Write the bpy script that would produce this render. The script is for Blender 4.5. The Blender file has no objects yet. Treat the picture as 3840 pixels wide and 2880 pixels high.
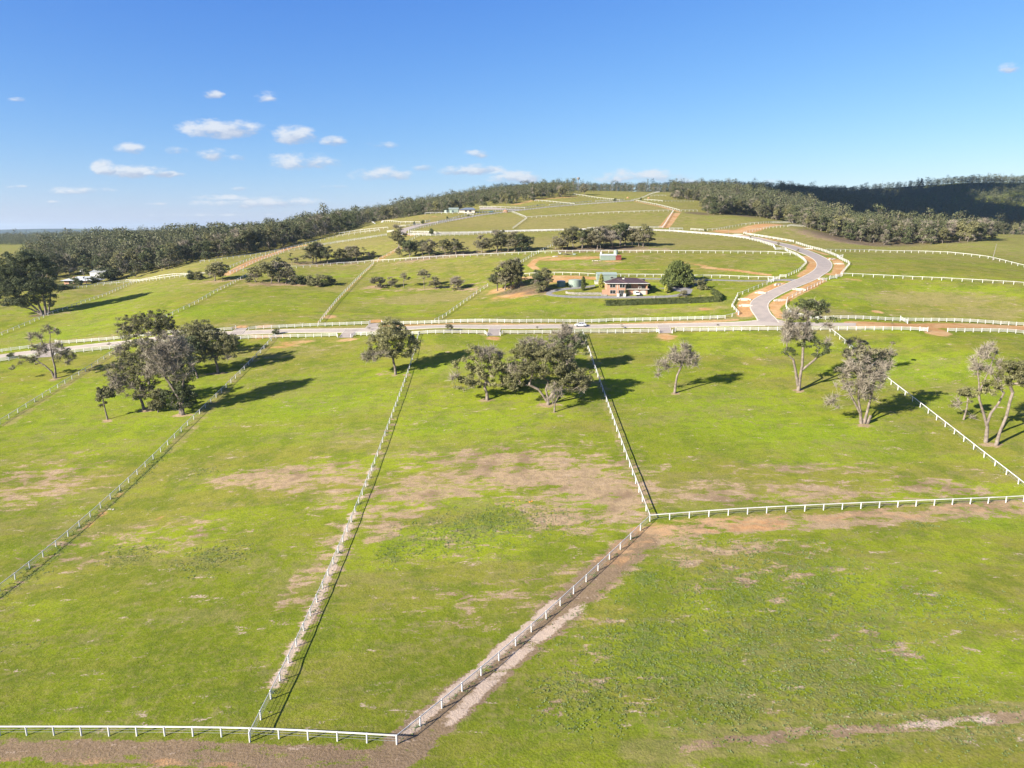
import bpy, math, random
import numpy as np
from mathutils import Vector, Matrix
# ------------------------------------------------------------------ survey
# One paddock fence bay is S metres.  The aerial camera stands at the origin,
# 58 m above the lower paddocks, looking north (+Y) and pitched down.
S = 3.87
F = 2662.0
PITCH = math.atan((1440-868)/F)
CP, SP = math.cos(PITCH), math.sin(PITCH)
col = bpy.context.scene.collection
RNG = np.random.default_rng(7)

def ray(x, y):
    u, v = x-1920, y-1440
    return np.array([u, F*CP-v*SP, -F*SP-v*CP])

def cp(px, py, Y):
    r = ray(px, py)
    return (r[0]/r[1]*Y, Y, r[2]/r[1]*Y)

# surveyed ground heights, in bays: (x, y, z)
CTRL = []
for X, P in {
    -8:  [(18.6,-15),(22.6,-15.06),(26.6,-14.85),(30.6,-14.58),(34.6,-14.2),(38.6,-13.78),(42.6,-13.27),(46.6,-12.66),(50.6,-12.08),(54.6,-11.46),(58.6,-10.8),(62,-10.2)],
    6.6: [(35.9,-13.34),(39.9,-12.84),(43.9,-12.28),(47.9,-11.71),(51.9,-11.1),(55.9,-10.53),(59.9,-9.92),(63.9,-9.29)],
    -22.8: [(29.8,-15.8),(35.8,-15.3),(41.8,-14.5),(47.8,-13.5),(53.8,-12.5),(59.8,-11.5),(65.8,-10.35)],
    -37.7: [(50.7,-13.8),(54.7,-13.15),(58.7,-12.5),(62.7,-11.9),(66.7,-11.2)],
    27.4: [(36.1,-13.2),(39.7,-12.65),(43.7,-11.95),(47.6,-11.3),(51.5,-10.7)],
    0: [(10,-15.2),(0,-15.5),(-12,-16)],
    2.3: [(26.5,-14.5),(21,-14.95)], 
    -21: [(71.8,-8.95),(76.5,-8.2),(81,-7.5),(86,-6.8),(90.4,-6.2),(95,-5.6),(99.7,-5),(102.5,-4.6)],
    -3.5: [(82,-6.7)], -7.5: [(71.5,-8.8),(75.5,-8.1)],
    -55: [(74.7,-10.8),(79.3,-10.1),(85.8,-9.3),(90.5,-8.7),(95,-8.3),(99.7,-7.8),(103.4,-7.45)],
    -34: [(71.3,-8.1-1.2),(75,-8.6),(79,-7.9),(82.5,-7.3),(85.3,-6.8)],
    -80: [(40,-16),(70,-12.6),(100,-9)], 60: [(30,-14.6),(50,-11.4),(10,-15)], -60: [(20,-17.5),(0,-18)], 30: [(16,-15.2)],
    -30: [(16,-16.2)],
}.items():
    CTRL += [(X, y, z) for y, z in P]
CTRL += [cp(*a) for a in [
    (2750,1943.5,32.4),(3025,1926,32.9),(3300,1910,33.4),(3558,1895,33.9),(3838,1881,34.5),
    (1600,1250,63.5),(2200,1256,64),(2800,1240,63),(3400,1240,60.5),(3800,1250,60),
    (1650,1214,69),(2200,1211,68.5),(2700,1196,67.5),(3350,1204,66.5),(3800,1220,66),
    (2300,1107,75.6),(2050,1100,76),(2600,1090,76.5),
    (2240,1036,82),(2800,1045,80),(1960,1036,84),(3060,1100,72.5),
    (3158,1034,79),(3530,1051,77.5),(3830,1069,76),(3100,985,87),(3258,944,104),(3553,951,102),(3700,969,97),(3835,1003,91),
    (2094,949,96),(2571,949,94),(2940,955,93),(1611,971,99),
    (2380,863,120),(2111,866,121),(1720,883,117),(1560,885,116),(2700,882,117),(2900,922,104),(2980,849,125),
    (2750,850,127),(2224,802,143),(1974,819,138),(2500,792,146),(2620,865,122),
    (2376,754,172),(2154,768,166),(1930,790,156),(1700,826,140),(1585,841,134),(2473,721,225),(2263,744,185),(2150,728,192),
    (2300,720,245),(2480,723,238),(2300,722,275),(2600,755,180),(2760,803,150),
    (2900,742,215),(2650,722,255),(2900,716,290),
    (1264,891,128),(960,958,113),(751,986,106),(1455,860,131),(1594,804,146),(1798,780,160),(2005,752,175),
    (300,1082,97),(600,1046,100),(288,1050,113),(620,1003,112),
    (960,930,160),(1000,898,200),(700,925,185),(500,945,160),(400,925,230),(1300,862,180),(1600,790,230),(1560,830,165),(1900,729,230),(1900,724,290),
    (150,990,130),(60,1010,125),(100,948,200),(100,920,260),(250,912,330),(50,900,420),(700,905,300),
    (1200,860,300),(1600,790,330),(2200,735,330),
    (3100,872,128),(3250,917,118),(3444,919,117),(3618,904,120),(3300,875,140),(3600,880,140),
    (3800,905,125),(3700,885,150),(3830,880,165),(3500,868,190),(3700,868,200),(3000,830,160),(3200,800,230),(3000,760,260),
    (3800,868,230),(3300,765,330),(3700,770,330),(3450,722,420),(3580,691,420),(3800,686,420),(3100,725,400),(3800,715,600),
]]
CTRL += [(-400,300,-7),(-700,700,-6),(-350,900,-6),(-1500,2500,-6),(0,2500,-5),(1500,2500,2),(0,800,7),(350,900,18),(700,700,18),(-1000,0,-10),(1000,0,-10),(0,-800,-15),(-2500,4000,-6),(2500,4000,0),(0,4500,-5),
         (-250,60,-13),(250,60,-8),(-150,-60,-17),(150,-60,-15),(-300,200,-8),(150,150,-2)]
CT = np.array(CTRL, float)

def _k(d2):
    return 0.5*d2*np.log(d2+1e-9)
SC = 50.0
def _fit():
    P = CT[:, :2]/SC; n = len(P)
    d2 = ((P[:, None]-P[None])**2).sum(2)
    A = np.zeros((n+3, n+3)); A[:n, :n] = _k(d2)+np.eye(n)*0.004
    A[:n, n] = 1; A[:n, n+1:] = P; A[n:, :n] = A[:n, n:].T
    return np.linalg.solve(A, np.r_[CT[:, 2], 0, 0, 0]), P
WT, WP = _fit()

def hgt(x, y):
    """ground height in metres at plan position x, y in metres"""
    x = np.atleast_1d(np.asarray(x, float)); y = np.atleast_1d(np.asarray(y, float))
    sh = x.shape; xs = (x/S/SC).ravel(); ys = (y/S/SC).ravel(); out = np.empty(xs.size)
    n = len(WP)
    for i in range(0, xs.size, 40000):
        a, b = xs[i:i+40000], ys[i:i+40000]
        d2 = (a[:, None]-WP[:, 0])**2+(b[:, None]-WP[:, 1])**2
        out[i:i+40000] = _k(d2)@WT[:n]+WT[n]+WT[n+1]*a+WT[n+2]*b
    z = out.reshape(sh)*S
    r = np.sqrt(x*x+y*y)
    # far country: a nearly level plain with low wooded hills on the skyline
    far = -22+52*np.exp(-((y-7600)/900)**2)*(0.55+0.30*np.sin(x/900+1.2)+0.22*np.sin(x/410))+8*np.sin(x/1500+2)*np.exp(-((y-5200)/900)**2)
    t = np.clip((r-2200)/1800, 0, 1); t = t*t*(3-2*t)
    return z*(1-t)+far*t

def h1(x, y):
    return float(hgt(x, y)[0])
_YM = np.concatenate([np.geomspace(45, 1500, 700), np.geomspace(1520, 9000, 60)])
def G(px, py):
    """where the line of sight through survey point px,py meets the ground"""
    r = ray(px, py); X = r[0]/r[1]*_YM; Z = r[2]/r[1]*_YM
    d = Z-hgt(X, _YM)
    k = np.nonzero(d <= 0)[0]
    if len(k) == 0: k = [int(np.argmin(d[:650]))]
    k = max(1, int(k[0])); a, b = d[k-1], d[k]
    t = a/(a-b) if a > b else 1.0
    Y = _YM[k-1]+(_YM[k]-_YM[k-1])*min(max(t, 0), 1)
    X = r[0]/r[1]*Y
    return np.array([X, Y, h1(X, Y)])
def mpp(p):
    """metres per survey pixel at point p"""
    return (p[1]*CP-p[2]*SP)/F
# ------------------------------------------------------------------ helpers
def tag(o, label=None, cat=None, group=None, kind=None):
    if label: o['label'] = label
    if cat: o['category'] = cat
    if group: o['group'] = group
    if kind: o['kind'] = kind
    return o

def link(name, me, parent=None, loc=(0, 0, 0)):
    o = bpy.data.objects.new(name, me); col.objects.link(o); o.location = loc
    if parent is not None: o.parent = parent
    return o

def empty(name, loc, rz=0.0):
    o = bpy.data.objects.new(name, None); col.objects.link(o)
    o.location = loc; o.rotation_euler = (0, 0, rz); o.empty_display_size = 0.5
    return o

def mesh_np(name, V, Q, mats, smooth=False, mi=None):
    """mesh from an (n,3) vertex array and an (m,k) face array"""
    V = np.asarray(V, np.float32); Q = np.asarray(Q, np.int32)
    me = bpy.data.meshes.new(name); me.vertices.add(len(V)); me.vertices.foreach_set('co', V.ravel())
    k = Q.shape[1]; me.loops.add(Q.size); me.loops.foreach_set('vertex_index', Q.ravel())
    me.polygons.add(len(Q)); me.polygons.foreach_set('loop_start', np.arange(0, Q.size, k, dtype=np.int32))
    me.polygons.foreach_set('loop_total', np.full(len(Q), k, np.int32))
    if mi is not None: me.polygons.foreach_set('material_index', np.asarray(mi, np.int32))
    me.polygons.foreach_set('use_smooth', np.full(len(Q), smooth, bool))
    for m in (mats if isinstance(mats, (list, tuple)) else [mats]): me.materials.append(m)
    me.update(calc_edges=True); return me

class MB:
    """collects boxes, prisms, tubes and lathes into one mesh"""
    def __init__(s): s.v, s.f = [], []
    def add(s, V, Fc):
        n = len(s.v); s.v += [tuple(map(float, p)) for p in V]; s.f += [tuple(i+n for i in f) for f in Fc]; return s
    def box(s, x0, x1, y0, y1, z0, z1, M=None):
        V = [(x, y, z) for z in (z0, z1) for x, y in ((x0, y0), (x1, y0), (x1, y1), (x0, y1))]
        if M is not None: V = [M@Vector(p) for p in V]
        return s.add(V, [(3, 2, 1, 0), (4, 5, 6, 7), (0, 1, 5, 4), (1, 2, 6, 5), (2, 3, 7, 6), (3, 0, 4, 7)])
    def bar(s, a, b, w, h, up=(0, 0, 1)):
        """rectangular bar from a to b, w across and h along up"""
        a, b = Vector(a), Vector(b); d = (b-a).normalized(); U = Vector(up)
        r = d.cross(U)
        if r.length < 1e-6: r = Vector((1, 0, 0))
        r.normalize(); U = r.cross(d).normalized(); V = []
        for p in (a, b):
            for i, j in ((-1, -1), (1, -1), (1, 1), (-1, 1)): V.append(p+r*(w/2*i)+U*(h/2*j))
        return s.add(V, [(0, 1, 2, 3), (7, 6, 5, 4), (0, 4, 5, 1), (1, 5, 6, 2), (2, 6, 7, 3), (3, 7, 4, 0)])
    def lathe(s, prof, n=16, c=(0, 0, 0), cap=True):
        V = [(c[0]+r*math.cos(2*math.pi*i/n), c[1]+r*math.sin(2*math.pi*i/n), c[2]+z) for r, z in prof for i in range(n)]
        Fc = [(k*n+i, k*n+(i+1) % n, (k+1)*n+(i+1) % n, (k+1)*n+i) for k in range(len(prof)-1) for i in range(n)]
        if cap: Fc += [tuple(range(n))[::-1], tuple((len(prof)-1)*n+i for i in range(n))]
        return s.add(V, Fc)
    def prism(s, poly, y0, y1, M=None):
        """polygon in x,z extruded along y"""
        n = len(poly); V = [(x, y0, z) for x, z in poly]+[(x, y1, z) for x, z in poly]
        if M is not None: V = [M@Vector(p) for p in V]
        return s.add(V, [tuple(range(n)), tuple(range(2*n-1, n-1, -1))]+[(i, i+n, (i+1) % n+n, (i+1) % n) for i in range(n)])
    def tube(s, pts, rad, n=6):
        pts = [Vector(p) for p in pts]; base = len(s.v)
        for k, p in enumerate(pts):
            d = (pts[min(k+1, len(pts)-1)]-pts[max(k-1, 0)]).normalized()
            a = d.cross(Vector((0, 1, 0.3))); a.normalize(); b = d.cross(a)
            r = rad[k] if hasattr(rad, '__len__') else rad
            for i in range(n):
                t = 2*math.pi*i/n; s.v.append(tuple(p+a*(r*math.cos(t))+b*(r*math.sin(t))))
        for k in range(len(pts)-1):
            for i in range(n): s.f.append((base+k*n+i, base+k*n+(i+1) % n, base+(k+1)*n+(i+1) % n, base+(k+1)*n+i))
        return s
    def mesh(s, name, m, smooth=False):
        me = bpy.data.meshes.new(name); me.from_pydata(s.v, [], s.f)
        for mm in (m if isinstance(m, (list, tuple)) else [m]): me.materials.append(mm)
        if smooth: me.polygons.foreach_set('use_smooth', [True]*len(me.polygons))
        me.update(); return me
    def build(s, name, m, parent=None, loc=(0, 0, 0), smooth=False):
        return link(name, s.mesh(name, m, smooth), parent, loc)

# ------------------------------------------------------------------ materials
def mat(name, rgb, rough=0.8, var=0.0, scale=1.0, rgb2=None, metal=0.0, coord='Object', bump=0.0, spec=0.3, extra=None):
    m = bpy.data.materials.new(name); m.use_nodes = True; nt = m.node_tree; N, L = nt.nodes, nt.links
    b = N['Principled BSDF']; b.inputs['Roughness'].default_value = rough; b.inputs['Metallic'].default_value = metal
    b.inputs['Specular IOR Level'].default_value = spec
    tc = N.new('ShaderNodeTexCoord'); nz = N.new('ShaderNodeTexNoise'); nz.inputs['Scale'].default_value = scale
    nz.inputs['Detail'].default_value = 4; L.new(tc.outputs[coord], nz.inputs['Vector'])
    mx = N.new('ShaderNodeMix'); mx.data_type = 'RGBA'
    c2 = rgb2 if rgb2 else tuple(c*(1-var) for c in rgb)
    mx.inputs[6].default_value = (*rgb, 1); mx.inputs[7].default_value = (*c2, 1)
    rp = N.new('ShaderNodeMapRange'); rp.inputs['From Min'].default_value = 0.35; rp.inputs['From Max'].default_value = 0.65
    L.new(nz.outputs['Fac'], rp.inputs['Value']); L.new(rp.outputs[0], mx.inputs[0]); L.new(mx.outputs[2], b.inputs['Base Color'])
    if bump:
        bp = N.new('ShaderNodeBump'); bp.inputs['Strength'].default_value = bump; bp.inputs['Distance'].default_value = 0.05
        L.new(nz.outputs['Fac'], bp.inputs['Height']); L.new(bp.outputs[0], b.inputs['Normal'])
    return m

def leafmat(name, ca, cb, cc, tr=0.22, brown=0.0):
    """foliage: per-tree tint, clump-sized and leaf-sized colour variety, a little light through the leaves"""
    m = bpy.data.materials.new(name); m.use_nodes = True; nt = m.node_tree; N, L = nt.nodes, nt.links
    b = N['Principled BSDF']; b.inputs['Roughness'].default_value = 0.62; b.inputs['Specular IOR Level'].default_value = 0.25
    ge = N.new('ShaderNodeNewGeometry'); oi = N.new('ShaderNodeObjectInfo')
    n1 = N.new('ShaderNodeTexNoise'); n1.inputs['Scale'].default_value = 0.28; n1.inputs['Detail'].default_value = 3
    L.new(ge.outputs['Position'], n1.inputs['Vector'])
    r1 = N.new('ShaderNodeMapRange'); r1.inputs['From Min'].default_value = 0.38; r1.inputs['From Max'].default_value = 0.62
    L.new(n1.outputs['Fac'], r1.inputs['Value'])
    mx = N.new('ShaderNodeMix'); mx.data_type = 'RGBA'; mx.inputs[6].default_value = (*ca, 1); mx.inputs[7].default_value = (*cb, 1)
    L.new(r1.outputs[0], mx.inputs[0])
    m2 = N.new('ShaderNodeMix'); m2.data_type = 'RGBA'; m2.inputs[7].default_value = (*cc, 1)
    n3 = N.new('ShaderNodeTexNoise'); n3.inputs['Scale'].default_value = .075; n3.inputs['Detail'].default_value = 2; L.new(ge.outputs['Position'], n3.inputs['Vector'])
    r3 = N.new('ShaderNodeMapRange'); r3.inputs['From Min'].default_value = .46; r3.inputs['From Max'].default_value = .62; r3.inputs['To Max'].default_value = brown; L.new(n3.outputs['Fac'], r3.inputs['Value'])
    m3 = N.new('ShaderNodeMix'); m3.data_type = 'RGBA'; m3.inputs[7].default_value = (.155, .125, .09, 1); L.new(r3.outputs[0], m3.inputs[0]); L.new(mx.outputs[2], m3.inputs[6]); L.new(m3.outputs[2], m2.inputs[6])
    ml = N.new('ShaderNodeMath'); ml.operation = 'MULTIPLY'; ml.inputs[1].default_value = 0.55
    L.new(ge.outputs['Random Per Island'], ml.inputs[0]); L.new(ml.outputs[0], m2.inputs[0])
    hs = N.new('ShaderNodeHueSaturation'); L.new(m2.outputs[2], hs.inputs['Color'])
    v = N.new('ShaderNodeMapRange'); v.inputs['To Min'].default_value = 0.78; v.inputs['To Max'].default_value = 1.25
    L.new(oi.outputs['Random'], v.inputs['Value']); L.new(v.outputs[0], hs.inputs['Value'])
    L.new(hs.outputs[0], b.inputs['Base Color'])
    t = N.new('ShaderNodeBsdfTranslucent'); L.new(hs.outputs[0], t.inputs['Color'])
    ms = N.new('ShaderNodeMixShader'); ms.inputs[0].default_value = tr
    out = N['Material Output']; L.new(b.outputs[0], ms.inputs[1]); L.new(t.outputs[0], ms.inputs[2]); L.new(ms.outputs[0], out.inputs['Surface'])
    return m

M = {}
M['white'] = mat('white_paint', (.62, .62, .605), .5, rgb2=(.44, .43, .40), scale=.35)
M['wire'] = mat('galvanised_wire', (.42, .43, .42), .5, .2, 3, metal=.3)
M['concrete'] = mat('pale_concrete', (.52, .47, .39), .9, .25, 2)
M['brick'] = mat('orange_brick', (.42, .25, .165), .9, rgb2=(.33, .185, .12), scale=9)
M['tile'] = mat('brown_roof_tile', (.075, .048, .052), .7, rgb2=(.045, .03, .034), scale=6, bump=.4)
M['glass'] = mat('dark_window_glass', (.02, .023, .028), .12, .3, 1, spec=.7)
M['door'] = mat('cream_garage_door', (.52, .47, .40), .6, .1, 4)
M['shed'] = mat('pale_green_steel', (.23, .285, .235), .55, .12, 2)
M['shedroof'] = mat('light_green_steel_roof', (.29, .345, .30), .5, .1, 2)
M['tank'] = mat('dark_green_tank', (.10, .17, .16), .6, .2, 2)
M['whiteroof'] = mat('white_sheet_roof', (.50, .52, .54), .55, .08, 2)
M['rust'] = mat('red_container_steel', (.25, .06, .045), .7, .3, 2)
M['stone'] = mat('grey_field_stone', (.36, .33, .28), .95, .45, 2.5, bump=.6)
M['bark'] = mat('grey_bark', (.20, .17, .14), .95, rgb2=(.11, .085, .07), scale=1.6, bump=.7)
M['palebark'] = mat('pale_dead_wood', (.23, .19, .155), .95, rgb2=(.125, .10, .08), scale=1.4, bump=.6)
M['twig'] = mat('bare_grey_twigs', (.30, .262, .20), .95, rgb2=(.20, .17, .13), scale=.6)
M['carpaint'] = mat('white_car_paint', (.62, .63, .65), .25, .03, 1, spec=.6)
M['rubber'] = mat('black_rubber', (.02, .02, .021), .8, .2, 3)
M['lamp'] = mat('lamp_lens', (.5, .06, .04), .3, .1, 2)
M['pole'] = mat('weathered_timber_pole', (.22, .20, .18), .9, .3, 3)
M['cattle'] = mat('black_cattle_coat', (.02, .018, .017), .7, .3, 3)
M['dirt'] = mat('orange_earth', (.42, .235, .12), .95, .25, 1.2, bump=.8)
GL = leafmat('olive_leaves', (.118, .118, .046), (.180, .172, .070), (.250, .235, .115))
GD = leafmat('dark_green_leaves', (.052, .068, .028), (.092, .110, .042), (.150, .165, .068))
GG = leafmat('grey_green_leaves', (.150, .138, .076), (.205, .185, .105), (.27, .24, .15))
GF = leafmat('forest_leaves', (.056, .070, .032), (.100, .112, .048), (.155, .162, .072), .22, .45)
GC = leafmat('cypress_leaves', (.042, .064, .019), (.095, .120, .030), (.185, .195, .050), .12)
GY = leafmat('golden_conifer_leaves', (.16, .18, .035), (.27, .27, .05), (.36, .34, .07), .12)
GW = leafmat('broad_weed_leaves', (.13, .185, .055), (.18, .235, .08), (.24, .29, .13), .25)

# ------------------------------------------------------------------ ground
def axis(parts):
    a = [parts[0][0]]
    for lo, hi, st0, st1 in parts:
        x = lo
        while x < hi-1e-6:
            t = (x-lo)/(hi-lo); x += st0*(st1/st0)**t; a.append(min(x, hi))
    return np.unique(np.round(np.array(a), 4))
_xh = axis([(0, 105, .75, .75), (105, 300, .9, 1.7), (300, 800, 2, 9), (800, 16000, 12, 900)])
XS = np.concatenate([-_xh[:0:-1], _xh])
YS = np.concatenate([-axis([(0, 900, 4, 120)])[:0:-1], axis([(0, 60, 4, 1), (60, 270, .75, .9), (270, 620, 1.1, 2.4), (620, 1600, 3, 22), (1600, 16000, 30, 700)])])
GX, GY_ = np.meshgrid(XS, YS)
GZ = hgt(GX, GY_)
masks = {k: np.zeros(GX.shape, np.float32) for k in ('bare', 'orange', 'lush', 'weed', 'dull', 'litter', 'deep', 'pale')}

def region(x0, x1, y0, y1):
    i0, i1 = np.searchsorted(XS, (x0, x1)); j0, j1 = np.searchsorted(YS, (y0, y1))
    return slice(max(j0-1, 0), j1+1), slice(max(i0-1, 0), i1+1)
def blob(ch, px, py, rx, ry, s=1.0, rot=0.0):
    """patch of ground cover: centre and half sizes in survey pixels"""
    c = G(px, py); a = rx*mpp(c); b = abs(G(px, py-ry)[1]-G(px, py+ry)[1])/2+.3
    R = max(a, b)*1.6; sl = region(c[0]-R, c[0]+R, c[1]-R, c[1]+R)
    dx, dy = GX[sl]-c[0], GY_[sl]-c[1]; ca, sa = math.cos(rot), math.sin(rot)
    d = np.sqrt(((dx*ca+dy*sa)/a)**2+((-dx*sa+dy*ca)/b)**2)
    w = np.clip(1.5-d, 0, 1)*s*(1.3 if ch == 'bare' else 1); masks[ch][sl] = np.maximum(masks[ch][sl], w)
def plan(pts):
    return [G(*p)[:2] for p in pts]
def band(ch, pts, w, s=1.0, soft=0.6, raw=False):
    """strip of ground cover along a line of survey points, w metres wide"""
    P = pts if raw else plan(pts)
    for a, b in zip(P[:-1], P[1:]):
        m = w*1.5; sl = region(min(a[0], b[0])-m, max(a[0], b[0])+m, min(a[1], b[1])-m, max(a[1], b[1])+m)
        dx, dy = GX[sl]-a[0], GY_[sl]-a[1]; ex, ey = b[0]-a[0], b[1]-a[1]; L2 = ex*ex+ey*ey+1e-9
        t = np.clip((dx*ex+dy*ey)/L2, 0, 1); d = np.hypot(dx-t*ex, dy-t*ey)/(w/2)
        wt = np.clip((1+soft-d)/soft, 0, 1)*s; masks[ch][sl] = np.maximum(masks[ch][sl], wt)

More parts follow.
